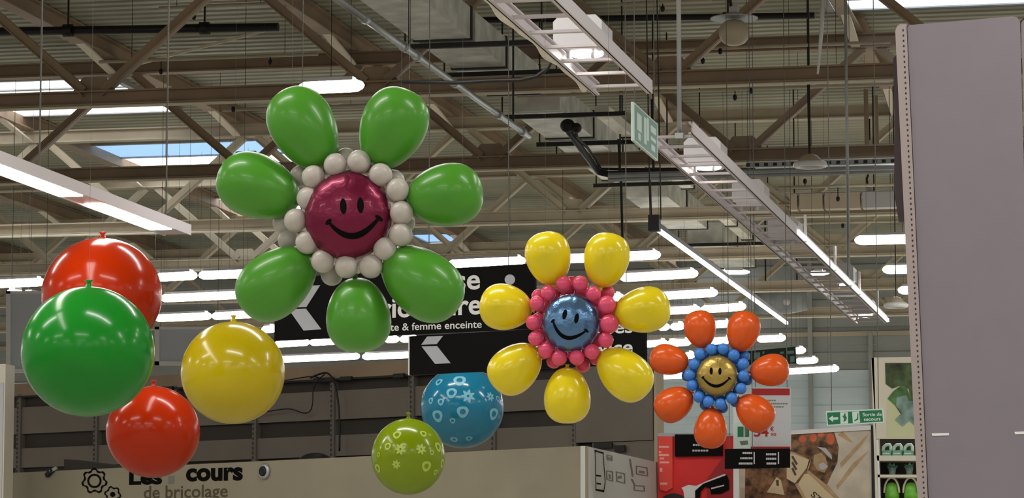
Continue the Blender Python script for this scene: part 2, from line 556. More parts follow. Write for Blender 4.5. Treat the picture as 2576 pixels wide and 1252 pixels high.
# ------------------------------------------------------------------ upright planes addressed by photo position
class Face:
    def __init__(s, A, B):                       # A, B: two points on the plane (level line)
        s.O = Vector(A); u = Vector(B) - s.O; u.z = 0
        s.u = u.normalized(); s.n = Vector((s.u.y, -s.u.x, 0))       # n looks to the camera side
        if s.n.dot(s.O - CAMP) > 0: s.n = -s.n

    def at(s, px, py, d=0.0):
        r = ray(px, py)
        t = (s.O - CAMP).dot(s.n) / r.dot(s.n)
        return CAMP + r * t + s.n * d

    def pts(s, pl, d=0.0):
        return [s.at(x, y, d) for x, y in pl]

    def plate(s, b, pl, d0, t, mi=0):            # outline of photo points, front at d0+t
        return b.poly(s.pts(pl, d0), s.n, t, mi)


def flat(y):
    return Face((0, y, 0), (1, y, 0))


def rect(x0, y0, x1, y1):
    return [(x0, y0), (x1, y0), (x1, y1), (x0, y1)]


def ell(cx, cy, rx, ry, n=24, a0=0.0, rot=0.0):
    o = []
    for i in range(n):
        a = 2 * PI * i / n + a0
        x, y = rx * math.cos(a), ry * math.sin(a)
        o.append((cx + x * math.cos(rot) - y * math.sin(rot), cy + x * math.sin(rot) + y * math.cos(rot)))
    return o


_fc = {}


def glyphs(s, bold=0.0):
    if (s, bold) in _fc: return _fc[(s, bold)]
    cu = bpy.data.curves.new('t', 'FONT'); cu.body = s; cu.offset = bold; cu.resolution_u = 4
    o = bpy.data.objects.new('t', cu); COL.objects.link(o)
    dg = bpy.context.evaluated_depsgraph_get()
    me = bpy.data.meshes.new_from_object(o.evaluated_get(dg))
    vs = [(v.co.x, v.co.y) for v in me.vertices]; fs = [list(p.vertices) for p in me.polygons]
    bpy.data.objects.remove(o); bpy.data.curves.remove(cu); bpy.data.meshes.remove(me)
    _fc[(s, bold)] = (vs, fs)
    return vs, fs


def text(b, fc, s, xl, xr, y, hpx, d, mi=0, bold=0.0, slope=0.0):
    """Lettering between photo x positions xl and xr on base line y (at xl), capital height hpx."""
    vs, fs = glyphs(s, bold)
    x0 = min(v[0] for v in vs); x1 = max(v[0] for v in vs)
    A = fc.at(xl, y, d); B = fc.at(xr, y + slope * (xr - xl), d); Tt = fc.at(xl, y - hpx, d)
    ch = max(v[1] for v in glyphs('H', bold)[0])
    up = Vector((0, 0, Tt.z - A.z)) / ch
    dx = (B - A) / (x1 - x0)
    b.add([A + dx * (v[0] - x0) + up * v[1] for v in vs], fs, mi)


# ------------------------------------------------------------------ low strip light running into the depth
xa = -7.85; zl = EYE + 3.0
ye = PZ(490, 588, 3.0).y
t = thing('strip_light', 'low strip light rail with lit panels, over the upper red balloon', 'lamp', (xa, ye, zl))
b = MB(); b.box((xa - 0.10, 17.5, zl), (xa + 0.10, ye, zl + 0.05)); b.box((xa + 0.1, 17.5, zl - 0.01), (xa + 0.115, ye, zl + 0.075)); b.box((xa - 0.115, 17.5, zl - 0.01), (xa - 0.1, ye, zl + 0.075))
b.build('rail', M['tray'], t)
for y0_, y1_ in ((PZ(0, 440, 3.0).y - 1.2, PZ(150, 490, 3.0).y), (PZ(270, 512, 3.0).y, PZ(380, 574, 3.0).y), (18.0, PZ(0, 440, 3.0).y - 1.4)):
    b = MB(); b.box((xa - 0.09, y0_, zl - 0.015), (xa + 0.09, y1_, zl)); b.build('lit_panel', M['glow'], t)
for yw in (18.5, 21.2, 24.1):
    b = MB(); b.bar((xa, yw, zl + 0.05), (xa, yw, ZD), 0.01, 0.01); b.build('suspension_wire', M['line'], t)

# ------------------------------------------------------------------ cable trays
TX0, TX1, TZ = -3.85, -3.46, EYE + 3.5


def cable_tray(y0, y1, label, rods, start=0.3, brackets=()):
    t = thing('cable_tray', label, 'cable tray', (TX0, y0, TZ), 'ladder cable trays')
    for nm, x, s_ in (('side_rail', TX1, 1), ('side_rail', TX0, -1)):
        b = MB()
        b.box((x - 0.008, y0, TZ), (x + 0.008, y1, TZ + 0.09))
        b.box((x - 0.03 * (s_ > 0) - 0.0, y0, TZ), (x + 0.03 * (s_ < 0), y1, TZ + 0.012))
        b.box((x - 0.03 * (s_ > 0), y0, TZ + 0.08), (x + 0.03 * (s_ < 0), y1, TZ + 0.09))
        b.build(nm, M['tray'], t)
    y = y0 + start
    while y < y1:
        b = MB(); b.box((TX0 + 0.01, y - 0.022, TZ + 0.002), (TX1 - 0.01, y + 0.022, TZ + 0.02)); b.build('rung', M['tray'], t)
        y += 0.52
    for x, y in rods:
        b = MB(); b.tube([(x, y, TZ + 0.02), (x, y, ZD - 0.01)], 0.017, 8); b.box((x - 0.03, y - 0.03, TZ - 0.01), (x + 0.03, y + 0.03, TZ + 0.03)); b.build('hanger_rod', M['galv'], t)
    if brackets:
        b = MB(); b.box((TX1 + 0.009, brackets[0] - 0.6, TZ + 0.01), (TX1 + 0.03, y1, TZ + 0.05)); b.build('led_strip', M['led'], t)  # glowing strip added along the very bright rail side
    for y in brackets:
        b = MB(); b.box((TX1 + 0.008, y - 0.03, TZ), (TX1 + 0.03, y + 0.03, TZ + 0.26)); b.build('bracket', M['bright'], t)
    return t


rod1 = PZ(1710, 345, 3.5)
cable_tray(15.5, PZ(1625, 236, 3.5).y, 'white ladder cable tray in the upper part, ending above the hanging green sign', [(TX1 - 0.02, 16.2)], 0.25)
cable_tray(PZ(1745, 336, 3.5).y, PZ(2228, 812, 3.5).y, 'long white ladder cable tray running to the far wall from behind the green sign',
           [(P(1709, 300, 23.3).x, 23.3), (P(2134, 600, 34.6).x, 34.6)], 0.2, [30.3, 33.0, 35.6, 37.8])
# pale cable sagging along the first tray
b = MB(); pts = []
y = 15.5
while y < 21.2:
    pts.append((TX0 - 0.04 - 0.01 * math.sin(y * 9), y, TZ + 0.03 + 0.012 * math.sin(y * 5))); y += 0.1
b.tube(pts, 0.02, 8); o = b.build('cable', M['cream'], base=pts[-1]); tag(o, 'pale wavy cable lying along the upper cable tray', 'cable')
b = MB(); b.tube([P(1395, 135, 20.2), P(1378, 172, 20.2), P(1350, 192, 20.2), P(1310, 201, 20.2), P(1230, 203, 20.2), P(1150, 208, 20.2), P(1010, 206, 20.2)], 0.013, 8)
o = b.build('cable', M['black'], base=P(1230, 203, 20.2)); tag(o, 'thick black cable looping from the upper cable tray over the foil duct', 'cable')
# box luminaires over the trays
BOX = [(1386, 1526, 52, 150, 20.0, True, 'white box light with lit oval, highest on the cable tray'),
       (1716, 1822, 352, 436, 25.0, True, 'white box light with lit oval at the start of the long cable tray'),
       (1838, 1930, 462, 532, 28.0, False, 'unlit white box on the long cable tray, next after the lit one'),
       (1928, 2016, 560, 617, 31.3, False, 'unlit white box on the long cable tray, next to the bright bracket'),
       (2092, 2152, 684, 722, 35.2, True, 'small white box light on the long cable tray, where the thin pole ends'),
       (2140, 2200, 748, 806, 38.2, True, 'last white box light at the far end of the long cable tray')]
for x0, x1, y0, y1, yd, lit, lab in BOX:
    k_ = (y1 - y0) / 98.0
    z0 = TZ + 0.095
    yd = PZ((x0 + x1) / 2, y1 - 28 * k_, 3.595).y
    A = P(x0, y1, yd); Bp = P(x1, y0, yd)
    w = (Bp.x - A.x) * 0.95
    xc = A.x + 0.5 * w
    t = thing('box_light', lab, 'lamp', (xc, yd, z0), 'box lights on the cable tray')
    b = MB(); d = 0.4; w2 = w * 0.46; hh = 0.22
    # rounded box body
    c = 0.04
    outl = [(-w2, 0 + c), (-w2 + c, 0), (w2 - c, 0), (w2, c), (w2, hh - c), (w2 - c, hh), (-w2 + c, hh), (-w2, hh - c)]
    b.poly([(xc + x, yd, z0 + z) for x, z in outl], (0, 1, 0), d)
    b.build('housing', M['white'], t)
    b = MB(); b.box((xc - w2 + 0.01, yd - 0.006, z0 + hh * 0.08), (xc + w2 - 0.01, yd, z0 + hh * 0.12)); b.build('seam', M['tray'], t)
    if lit:
        b = MB(); b.ball((xc + 0.02, yd + 0.2, z0 - 0.005), 0.1, 20, 10, 0, w2 / 0.14, 1.2, 0.2); b.build('lit_lens', M['glow'], t)
    for sx in (-1, 1):
        b = MB(); b.box((xc + sx * w2 * 0.5 - 0.01, yd + 0.1, TZ + 0.05), (xc + sx * w2 * 0.5 + 0.01, yd + 0.14, z0 + 0.01)); b.build('foot', M['white'], t)

# white track rail
tr0 = PZ(1650, 578, 3.8); xT = tr0.x; tr1 = PZ(1972, 816, 3.8)
t = thing('track_rail', 'thin bright white track rail falling from a black clamp towards the orange flower', 'rail', (xT, tr0.y, EYE + 3.8))
b = MB(); b.box((xT - 0.02, tr0.y, EYE + 3.8), (xT + 0.02, tr1.y, EYE + 3.835)); b.build('rail', M['led'], t)
b = MB(); b.box((xT - 0.05, tr0.y, EYE + 3.84), (xT - 0.031, tr1.y, EYE + 3.92)); b.build('cable', M['black'], t)
b = MB(); b.box((xT - 0.06, tr0.y - 0.12, EYE + 3.78), (xT + 0.05, tr0.y, EYE + 3.94)); b.build('clamp', M['black'], t)
for dx in (-0.05, 0.06):
    b = MB(); b.bar((xT + dx, tr0.y - 0.05, EYE + 3.9), (xT + dx - 0.05, tr0.y - 0.05, ZD), 0.012, 0.012); b.build('hanger', M['dark'], t)

# ------------------------------------------------------------------ foil duct, narrow duct, hanger bars
def duct(name, xl, xr, z, h, segs, mat_, label, cat):
    t = thing(name, label, cat, (xl, segs[0][0], z))
    for a_, c_ in segs:
        b = MB()
        b.box((xl, a_, z), (xr, c_, z + h)); b.build('duct_section', mat_, t)
        if c_ - a_ > 0.5:
            b = MB()
            b.box((xl - 0.015, c_ - 0.05, z - 0.015), (xr + 0.015, c_ + 0.01, z + h + 0.015)); b.build('joint_band', M['dark'], t)
    return t


duct('foil_duct', -8.22, -7.58, EYE + 6.3, 0.35, FOIL, M['foil'],
     'wide foil covered ventilation duct running into the depth above the white balls', 'duct')
duct('narrow_duct', -7.22, -7.04, EYE + 6.3, 0.12, NARROW, M['cream'],
     'narrow cream duct beside the foil duct, passing behind the hanging green sign', 'duct')
hb = [(34.2, 'at the very top'), (36.15, 'under the second foil section'), (39.45, 'just above the hanging green sign'), (41.9, 'behind the hanging green sign, upper'),
      (43.1, 'behind the hanging green sign, lower'), (46.2, 'above the white track rail'), (50.1, 'crossing the cable tray below its second box'), (54.2, 'over the far skylight')]
for y, w in hb:
    t = thing('hanger_bar', 'dark cross bar carrying the foil duct, ' + w, 'bar', (-7.4, y, EYE + 6.24), 'duct hanger bars')
    b = MB(); b.box((-8.4, y - 0.03, EYE + 6.225), (-6.75, y + 0.03, EYE + 6.28)); b.build('bar', M['dark'], t)
    for x in (-8.36, -6.8):
        b = MB(); b.bar((x, y, EYE + 6.27), (x, y, ZD), 0.018, 0.018); b.build('rod', M['dark'], t)

# chrome pipe
t = thing('metal_pipe', 'shiny round metal pipe running into the depth above the green flower', 'pipe', P(840, 0, 28.5))
a = PZ(838, -10, 5.5); c = PZ(1330, 342, 5.5)
b = MB(); b.tube([a, a.lerp(c, 0.25), a.lerp(c, 0.6), c], 0.036, 12); b.build('tube', M['galv'], t)
for f_ in (0.12, 0.3, 0.36, 0.55, 0.8, 0.95):
    p = a.lerp(c, f_); q = a.lerp(c, f_ + 0.015)
    b = MB(); b.tube([p, q], 0.05, 12); b.build('coupling', M['galv'], t)
b = MB(); b.bar(a.lerp(c, 0.33), a.lerp(c, 0.33) + Vector((0, 0, 2.4)), 0.02, 0.02); b.bar(a.lerp(c, 0.9), a.lerp(c, 0.9) + Vector((0, 0, 2.4)), 0.02, 0.02); b.build('rod', M['dark'], t)

# black trunking and the crosswise pipes
t = thing('black_trunking', 'thick black cable trunking bending beside the hanging green sign', 'cable', P(1510, 435, 41.5))
b = MB(); b.tube([P(1424, 318, 39.8), P(1432, 332, 39.9), P(1470, 385, 40.7), P(1505, 432, 41.5), P(1530, 438, 41.5), P(1640, 436, 41.5), P(1760, 434, 41.5), P(1900, 430, 41.5)], 0.045, 8)
b.build('cable_bundle', M['black'], t)
b = MB(); b.tube([P(1445, 318, 39.8), P(1452, 345, 40.0), P(1478, 372, 40.8), P(1512, 425, 41.6), P(1640, 426, 41.6), P(1760, 424, 41.6)], 0.02, 8); b.build('thin_cable', M['black'], t)
b = MB(); b.ball(P(1428, 316, 39.8), 0.1, 12, 8, 0, 1.0, 0.7, 0.9); b.ball(P(1450, 322, 39.8), 0.07, 12, 8); b.build('junction', M['black'], t)
for px, (ya, yb) in ((1562, (440, 600)), (1634, (440, 560)), (1640, (250, 428)), (1556, (350, 440))):
    b = MB(); b.bar(P(px, ya, 41.5), P(px + 4, yb, 41.5), 0.03, 0.03); b.build('drop_rod', M['dark'], t)
b = MB(); b.bar(P(1560, 436, 41.5), P(1560, 120, 41.5), 0.02, 0.02); b.build('suspension_rod', M['dark'], t)
xr_ = 2.0
for py, lab, r in ((433, 'upper silver pipe running across under the second truss chord', 0.035), (443, 'lower silver pipe running across under the second truss chord', 0.03)):
    yq = 41.2 if py < 440 else 41.35; p = P(1530, py + 8, yq); b = MB(); b.tube([p, (xr_, yq, p.z)], r, 10)
    o = b.build('metal_pipe', M['galv'], base=p); tag(o, lab, 'pipe')
p = P(1880, 424, 41.8); b = MB(); b.box((p.x, 41.7, p.z), (xr_, 42.0, p.z + 0.07))
n_ = int((xr_ - p.x) / 0.12)
for i in range(n_): b.box((p.x + i * 0.12, 41.68, p.z + 0.015), (p.x + i * 0.12 + 0.05, 41.70, p.z + 0.055), 1)
o = b.build('perforated_tray', [M['galv'], M['dark']], base=p); tag(o, 'perforated grey cable tray running across beside the ring lamp', 'cable tray')
# dark pipe at the top
for i, (py, xx0, xx1, yd, r, lab) in enumerate(((76, -30, 700, 37.5, 0.055, 'thick black pipe across the top corner above the skylights'), (47, 1190, 2050, 37.5, 0.04, 'dark pipe across the top beside the globe lamp'))):
    a = P(xx0, py + 4, yd); c = P(xx1, py - 8, yd)
    t = thing('black_pipe', lab, 'pipe', a)
    b = MB(); b.tube([a, c], r, 10); b.build('tube', M['black'], t)
    for f_ in (0.28, 0.75):
        p = a.lerp(c, f_); b = MB(); b.tube([p - Vector((0.06, 0, 0)), p + Vector((0.06, 0, 0))], r * 1.5, 10); b.bar(p, p + Vector((0, 0, 1.1)), 0.02, 0.02); b.build('clamp', M['black'], t)
# thin sprinkler pipes with heads
SP = [(277, 560, 940, 39.2, [(587, 275)], 'thin pipe just under the first truss chord, above the green petals'),
      (243, 1300, 2250, 39.0, [(1849, 245), (1889, 228)], 'thin pipe under the first truss chord, over the long cable tray'),
      (156, 250, 800, 38.8, [(405, 180), (680, 156)], 'thin pipe behind the first truss webs, above the first skylight'),
      (20, 400, 700, 38.5, [(488, 43)], 'thin pipe at the very top, holding one head by the black pipe'),
      (130, 1560, 2240, 38.0, [(1768, 153), (1812, 129)], 'thin pipe over the end of the upper cable tray'),
      (10, 1560, 1790, 37.0, [(1667, 22)], 'thin pipe at the very top beside the upper cable tray'),
      (472, 1960, 2290, 44.0, [(2025, 456), (2108, 500)], 'thin pipe between the ring lamp and the far globe lamp'),
      (562, 2000, 2290, 50.0, [(2120, 568)], 'thin pipe over the tube lamp beside the tall end panel')]
for y, xa_, xb_, yd, heads, lab in SP:
    a = P(xa_, y, yd); c = P(xb_, y, yd); c.z = a.z
    t = thing('sprinkler_pipe', lab, 'pipe', a, 'thin sprinkler pipes')
    b = MB(); b.tube([a, c], 0.022, 8); b.build('tube', M['steel2'], t)
    for f_ in (0.15, 0.85):
        p = a.lerp(c, f_); b = MB(); b.bar(p, (p.x, p.y, ZD), 0.006, 0.006); b.build('rod', M['dark'], t)
    for hx, hy in heads:
        h = P(hx, hy, yd - 0.01)
        b = MB(); b.ball(h, 0.035, 12, 8, 0, 0.8, 0.8, 1.15); b.bar(h, (h.x, h.y + 0.01, a.z), 0.012, 0.012); b.build('sprinkler_head', M['black'], t)

# tapering white conduit hanging at the top
a = P(2070, -10, 35.5); c = P(2057, 186, 35.5)
b = MB(); b.tube([a, a.lerp(c, 0.5) + Vector((0.01, 0, 0)), c], [0.03, 0.024, 0.012], 8)
o = b.build('conduit', M['bright'], base=a); tag(o, 'thin white conduit hanging from the top beside the globe lamp', 'conduit')
a = P(2036, 195, 38.9)
b = MB(); b.bar(P(2033, 200, 38.9), P(2037, 400, 38.9), 0.03, 0.03)
b.bar(P(2033, 200, 38.9), (P(2033, 200, 38.9).x, 38.9, ZD), 0.02, 0.02); o = b.build('hanging_rod', M['dark'], base=a); tag(o, 'dark upright rod hanging over the ring lamp', 'rod')
for i, (x, y0_, y1_, lab) in enumerate(((2178, 225, 365, 'dark upright strut between two truss chords near the tall end panel, outer one'), (2203, 240, 368, 'dark upright strut between two truss chords near the tall end panel, inner one'))):
    b = MB(); b.bar(P(x, y0_, 44.0), P(x + 3, y1_, 44.0), 0.06, 0.05); o = b.build('hanging_strut', M['steel'], base=P(x, y0_, 44.0)); tag(o, lab, 'strut')

# pale cable trunking crossing near the tall end panel
a = P(1985, 510, 47.9); c = P(2330, 500, 47.9)
t = thing('white_trunking', 'long white cable trunking across, ending behind the tall end panel', 'cable trunking', a)
xs = [1985, 2010, 2074, 2168, 2262, 2340]
for i in range(5):
    q0 = P(xs[i], 543 - i, 47.9); q1 = P(xs[i + 1], 505, 47.9)
    b = MB(); b.box((q0.x + 0.02, 47.8, EYE + 6.02), (q1.x - 0.02, 48.05, EYE + 6.26)); b.build('trunking_section', M['white'] if i > 2 else M['steel2'], t)
b = MB(); [b.bar((x_, 47.92, EYE + 6.27), (x_, 47.92, ZD - 0.02), 0.02, 0.02) for x_ in (P(2000, 500, 48).x, P(2200, 500, 48).x, P(2330, 500, 48).x)]; b.build('rod', M['dark'], t)
b = MB(); b.box((P(1985, 500, 48).x, 47.85, EYE + 6.24), (P(2340, 500, 48).x, 48.0, EYE + 6.28)); b.build('lid', M['white'], t)

# slate wrapped ducts under the last trusses
t = thing('wrapped_duct', 'lumpy dark grey wrapped duct under the far trusses above the orange flower', 'duct', P(1960, 756, 64))
a = P(1900, 758, 64); c = P(2032, 752, 64)
rs = [0.24, 0.28, 0.25, 0.29, 0.26, 0.22]
b = MB(); b.tube([a.lerp(c, i / 5) for i in range(6)], rs, 16); b.build('duct_body', M['slate'], t)
b = MB(); b.ball(P(1979, 758, 63.75), 0.08, 10, 6); b.build('port', M['white'], t)
for f_ in (0.2, 0.8):
    p = a.lerp(c, f_); b = MB(); b.bar(p, (p.x, p.y, ZD - 0.02), 0.03, 0.03); b.build('rod', M['dark'], t)

# ------------------------------------------------------------------ pendant fixtures
def globe_lamp(px, pyd, py, rpx, rd, yd, label):
    c = P(px, py, yd); m = mpp(c); r = rpx * m
    dz = P(px, pyd, yd).z
    t = thing('globe_lamp', label, 'lamp', (c.x, c.y, dz), 'unlit globe lamps')
    b = MB(); b.revolve((c.x, c.y, c.z - r * 0.85), (0, 0, 1), [(r * 0.85 - r * 0.85 * math.cos(PI * i / 14), r * math.sin(PI * i / 14) ** 0.8) for i in range(0, 15)], 24); b.build('globe', M['globe'], t)
    b = MB(); b.revolve((c.x, c.y, dz - 0.02), (0, 0, 1), [(0, rd * m), (0.012, rd * m), (0.03, rd * m * 0.6), (0.06, rd * m * 0.3)], 28); b.build('shade_disc', M['galv'], t)
    b = MB(); b.revolve((c.x, c.y, dz + 0.03), (0, 0, 1), [(0, r * 0.34), (0.07, r * 0.34), (0.09, r * 0.2)], 16); b.build('cap', M['white'], t)
    b = MB(); b.tube([(c.x - 0.03, c.y, dz + 0.1), (c.x - 0.05, c.y, dz + 0.25), (c.x, c.y, dz + 0.4), (c.x, c.y, ZD)], 0.018, 8); b.build('hook', M['black'], t)


globe_lamp(1847, 43, 82, 39, 60, 33.0, 'large unlit globe lamp under a flat disc, at the top')
globe_lamp(2189, 489, 512, 25, 46, 50.5, 'smaller unlit globe lamp under a flat disc, near the tall end panel')


def ring_lamp(px, py, rpx, yd, label):
    c = P(px, py, yd); r = rpx * mpp(c)
    t = thing('ring_lamp', label, 'lamp', c, 'unlit ring lamps')
    b = MB(); n = 28; pr = [(r * math.cos(2 * PI * i / n), r * math.sin(2 * PI * i / n)) for i in range(n + 1)]
    b.tube([(c.x + x, c.y + y * 0.9, c.z) for x, y in pr], 0.038, 8, caps=False); b.build('rim', M['bright'], t)
    b = MB(); b.revolve((c.x, c.y, c.z + 0.0), (0, 0, 1), [(0, r * 0.9), (0.05, r * 0.86), (0.11, r * 0.5), (0.13, 0.02)], 24); b.build('reflector', M['globe'], t)
    b = MB(); b.bar((c.x, c.y, c.z + 0.12), (c.x, c.y, ZD), 0.015, 0.015); b.build('rod', M['dark'], t)


ring_lamp(2038, 414, 36, 37.2, 'shallow ring lamp with a white rim under the second truss chord')
ring_lamp(2254, 768, 25, 46.0, 'small shallow ring lamp low beside the tall end panel')

# ------------------------------------------------------------------ hanging green sign seen edge-on
ys0 = 21.75
A = P(1587, 300, ys0)
Xs = A.x
ys1 = ys0
while P(1648, 356, ys1).x < Xs and P(1648, 356, ys1).x > -99 and ys1 < 40:
    if P(1648, 356, ys1).x <= Xs: break
    ys1 += 0.02
r_ = ray(1648, 356); ys1 = (Xs / r_.x) * r_.y
zt, zb = P(1587, 256, ys0).z, P(1587, 353, ys0).z
t = thing('exit_sign', 'washed green hanging sign with pictograms, seen almost edge-on beside the cable tray', 'sign', (Xs, ys0, zb), 'emergency exit signs')
b = MB(); b.box((Xs, ys0, zb), (Xs + 0.02, ys1, zt)); b.build('frame', M['exitw'], t)
b = MB(); yl = ys1 - ys0; zh = zt - zb
for y0_, y1_, z0_, z1_, mi in ((0.04, 0.96, 0.04, 0.96, 0), (0.12, 0.3, 0.35, 0.8, 1), (0.16, 0.26, 0.12, 0.3, 1), (0.4, 0.5, 0.15, 0.85, 1), (0.52, 0.6, 0.3, 0.9, 1), (0.68, 0.9, 0.62, 0.8, 1), (0.68, 0.9, 0.4, 0.5, 1), (0.7, 0.86, 0.14, 0.3, 1)):
    e = 0.002 if mi == 0 else 0.004
    b.box((Xs + 0.02, ys0 + yl * y0_, zb + zh * z0_), (Xs + 0.02 + e, ys0 + yl * y1_, zb + zh * z1_), mi)
b.build('face', [M['exitp'], M['exitw']], t)
b = MB()
for y in (ys0 + 0.1, ys1 - 0.1): b.bar((Xs + 0.01, y, zt), (Xs + 0.01, y, ZD), 0.006, 0.006)
b.build('suspension_wire', M['line'], t)

# ------------------------------------------------------------------ black hanging direction signs
def wires(t, pts):
    for p in pts:
        b = MB(); b.bar(p, (p.x, p.y, ZD), 0.006, 0.006); b.build('suspension_wire', M['line'], t)


A = P(690, 857, 23.2); zr = A.z - EYE
B = PZ(1345, 826, zr)
fc = Face(A, B)
t = thing('direction_sign', 'large black hanging sign with grey arrow and white lettering behind the green flower', 'sign', fc.at(1010, 842), 'black direction signs')
b = MB(); q = fc.pts([(690, 857)]) + [fc.at(1345, 826)]
zt = fc.at(1140, 674).z
b.poly([A, Vector((B.x, B.y, A.z)), Vector((B.x, B.y, zt)), Vector((A.x, A.y, zt))], -fc.n, 0.03); b.build('board', M['signblack'], t)
b = MB()
fc.plate(b, [(725, 773), (771, 772), (806, 717), (760, 719)], 0.001, 0.002)
fc.plate(b, [(727, 778), (770, 776), (809, 828), (764, 831)], 0.001, 0.002)
b.build('arrow', M['arrow'], t)
b = MB()
text(b, fc, 'Caisse', 1019, 1208, 733, 50, 0.002, bold=0.02, slope=-0.04)
text(b, fc, 'Prioritaire', 925, 1211, 800, 50, 0.002, bold=0.02, slope=-0.04)
text(b, fc, 'mobilité réduite & femme enceinte', 833, 1212, 837, 18, 0.002, bold=0.01, slope=-0.035)
b.build('lettering', M['signwhite'], t)
b = MB(); fc.plate(b, ell(1283, 703, 13, 13), 0.001, 0.002); fc.plate(b, [(1274, 722), (1288, 722), (1290, 765), (1310, 765), (1322, 795), (1312, 798), (1302, 776), (1276, 776)], 0.001, 0.002); b.build('pictogram', M['arrow'], t)
wires(t, [Vector((*A.lerp(B, f_).xy, zt)) - fc.n * 0.015 for f_ in (0.1, 0.9)])

A = P(1030, 943, 22.9); zr = A.z - EYE
B = PZ(1623, 914, zr)
fc = Face(A, B)
t = thing('direction_sign', 'lower black hanging sign with grey arrow, in front of the printed blue balloon', 'sign', fc.at(1300, 930), 'black direction signs')
zt = min(fc.at(1030, 845).z, 1e9)
b = MB(); b.poly([A, Vector((B.x, B.y, A.z)), Vector((B.x, B.y, zt)), Vector((A.x, A.y, zt))], -fc.n, 0.03); b.build('board', M['signblack'], t)
b = MB(); b.poly([A - fc.u * 0.012, A, Vector((A.x, A.y, zt)), Vector((A.x, A.y, zt)) - fc.u * 0.012], -fc.n, 0.03); b.build('edge_strip', M['signwhite'], t)
b = MB()
fc.plate(b, [(1075, 846), (1115, 844.5), (1099, 865), (1060, 867)], 0.001, 0.002)
fc.plate(b, [(1061, 871), (1100, 870), (1134, 913), (1095, 915)], 0.001, 0.002)
b.build('arrow', M['arrow'], t)
b = MB()
text(b, fc, 'Caisses', 1430, 1592, 843, 32, 0.002, bold=0.02, slope=-0.045)
text(b, fc, 'libre service', 1325, 1592, 899, 32, 0.002, bold=0.02, slope=-0.045)
b.build('lettering', M['signwhite'], t)
wires(t, [Vector((*A.lerp(B, f_).xy, zt)) - fc.n * 0.015 for f_ in (0.08, 0.92)])


# ------------------------------------------------------------------ balloons
def hang_line(t, p, dx=0.0):
    top = ZD - 0.01
    if abs(p.x - xa) < 0.2 and p.y < ye: top = zl
    if TX0 - 0.05 < p.x < TX1 + 0.05 and p.y > 23: top = TZ
    b = MB(); b.bar(p, (p.x + dx, p.y, top), 0.0012, 0.0012); b.build('hanging_line', M['line'], t)


def ball_at(px, py, rpx, y):
    p = P(px, py, y); return p, rpx * mpp(p)


def round_balloon(px, py, rx, ry, y, mats, label, marks=None):
    c, r = ball_at(px, py, rx, y)
    k = ry / rx
    b = MB(); b.ball(c, r, 56, 36, 0, 1, 1, k)
    if marks:
        # printed rings, flowers and dots lying on the skin
        for ux, uy, s_, kind in marks:
            d = Xc * 0
            vx = Vector((1, 0, 0)); vz = Vector((0, 0, 1))
            fwd = (CAMP - c).normalized(); sx = Vector((0, 0, 1)).cross(-fwd).normalized() * -1
            sx = (-fwd).cross(Vector((0, 0, 1))).normalized(); sz = sx.cross(-fwd)
            w2 = max(0.0, 1 - ux * ux - uy * uy)
            nrm = (sx * ux + sz * uy + fwd * math.sqrt(w2)).normalized()
            e1 = nrm.cross(Vector((0, 0, 1))).normalized(); e2 = e1.cross(nrm)
            n = 20

            def on(a, q):
                v = (nrm + e1 * (q * math.cos(a)) + e2 * (q * math.sin(a))).normalized() * r * 1.004
                return c + Vector((v.x, v.y, v.z * k))
            ro = [s_ * (1.0 + (0.35 * math.cos(7 * 2 * PI * i / n * 1.0) if kind == 'flower' else 0.08 * math.sin(3 * 2 * PI * i / n))) for i in range(n)]
            if kind == 'flower':
                n = 28; ro = [s_ * (1.0 + 0.32 * math.cos(7 * 2 * PI * i / n)) for i in range(n)]
            vs = [on(2 * PI * i / n, ro[i]) for i in range(n)] + [on(2 * PI * i / n, s_ * (0.5 if kind != 'flower' else 0.22)) for i in range(n)]
            b.add(vs, [(i, (i + 1) % n, n + (i + 1) % n, n + i) for i in range(n)], 1)
    o_ = thing('balloon', label, 'balloon', (c.x, c.y, c.z - r * k), 'round balloons')
    b.build('skin', mats, o_)
    b = MB(); top = c + Vector((0, 0, r * k))
    b.revolve(top - Vector((0, 0, 0.012)), (0, 0, 1), [(0, r * 0.12), (0.02, r * 0.05), (0.04, r * 0.03), (0.055, r * 0.07), (0.06, r * 0.02)], 14); b.build('knot', mats[0], o_)
    hang_line(o_, top + Vector((0, 0, 0.04)))
    return c, r


round_balloon(221, 884, 167, 164, 20.0, [M['bgreen']], 'very large round green balloon in front of the two red ones')
round_balloon(256, 742, 151, 144, 22.5, [M['red']], 'large round red balloon, upper one, behind the green balloon')
round_balloon(385, 1086, 118, 115, 24.0, [M['red']], 'round red balloon, lower one, in front of the display lettering')
round_balloon(586, 937, 131, 129, 22.0, [M['yellow2']], 'large round plain yellow balloon beside the black sign')
mk = lambda L, cx, cy, r: [((x - cx) / r, (cy - y) / r, s_, k) for x, y, s_, k in L]
to = lambda X, Y: (920 + X / 3.77, 920 + Y / 3.77)
MB_BLUE = [(*to(890, 135), .15, 'ring'), (*to(695, 150), .10, 'ring'), (*to(815, 255), .13, 'ring'), (*to(970, 285), .14, 'flower'), (*to(715, 340), .085, 'ring'), (*to(620, 330), .08, 'ring'),
           (*to(683, 475), .15, 'ring'), (*to(920, 435), .14, 'ring'), (*to(825, 520), .07, 'ring'), (*to(1212, 455), .15, 'ring'), (*to(1180, 290), .1, 'flower'), (*to(1250, 310), .08, 'ring'), (*to(840, 700), .09, 'ring'), (*to(980, 690), .08, 'ring')]
round_balloon(1163, 1024, 105, 103, 25.6, [M['teal'], M['tealp']], 'round blue balloon printed with pale rings and flowers, under the black sign', mk(MB_BLUE, 1163, 1024, 105))
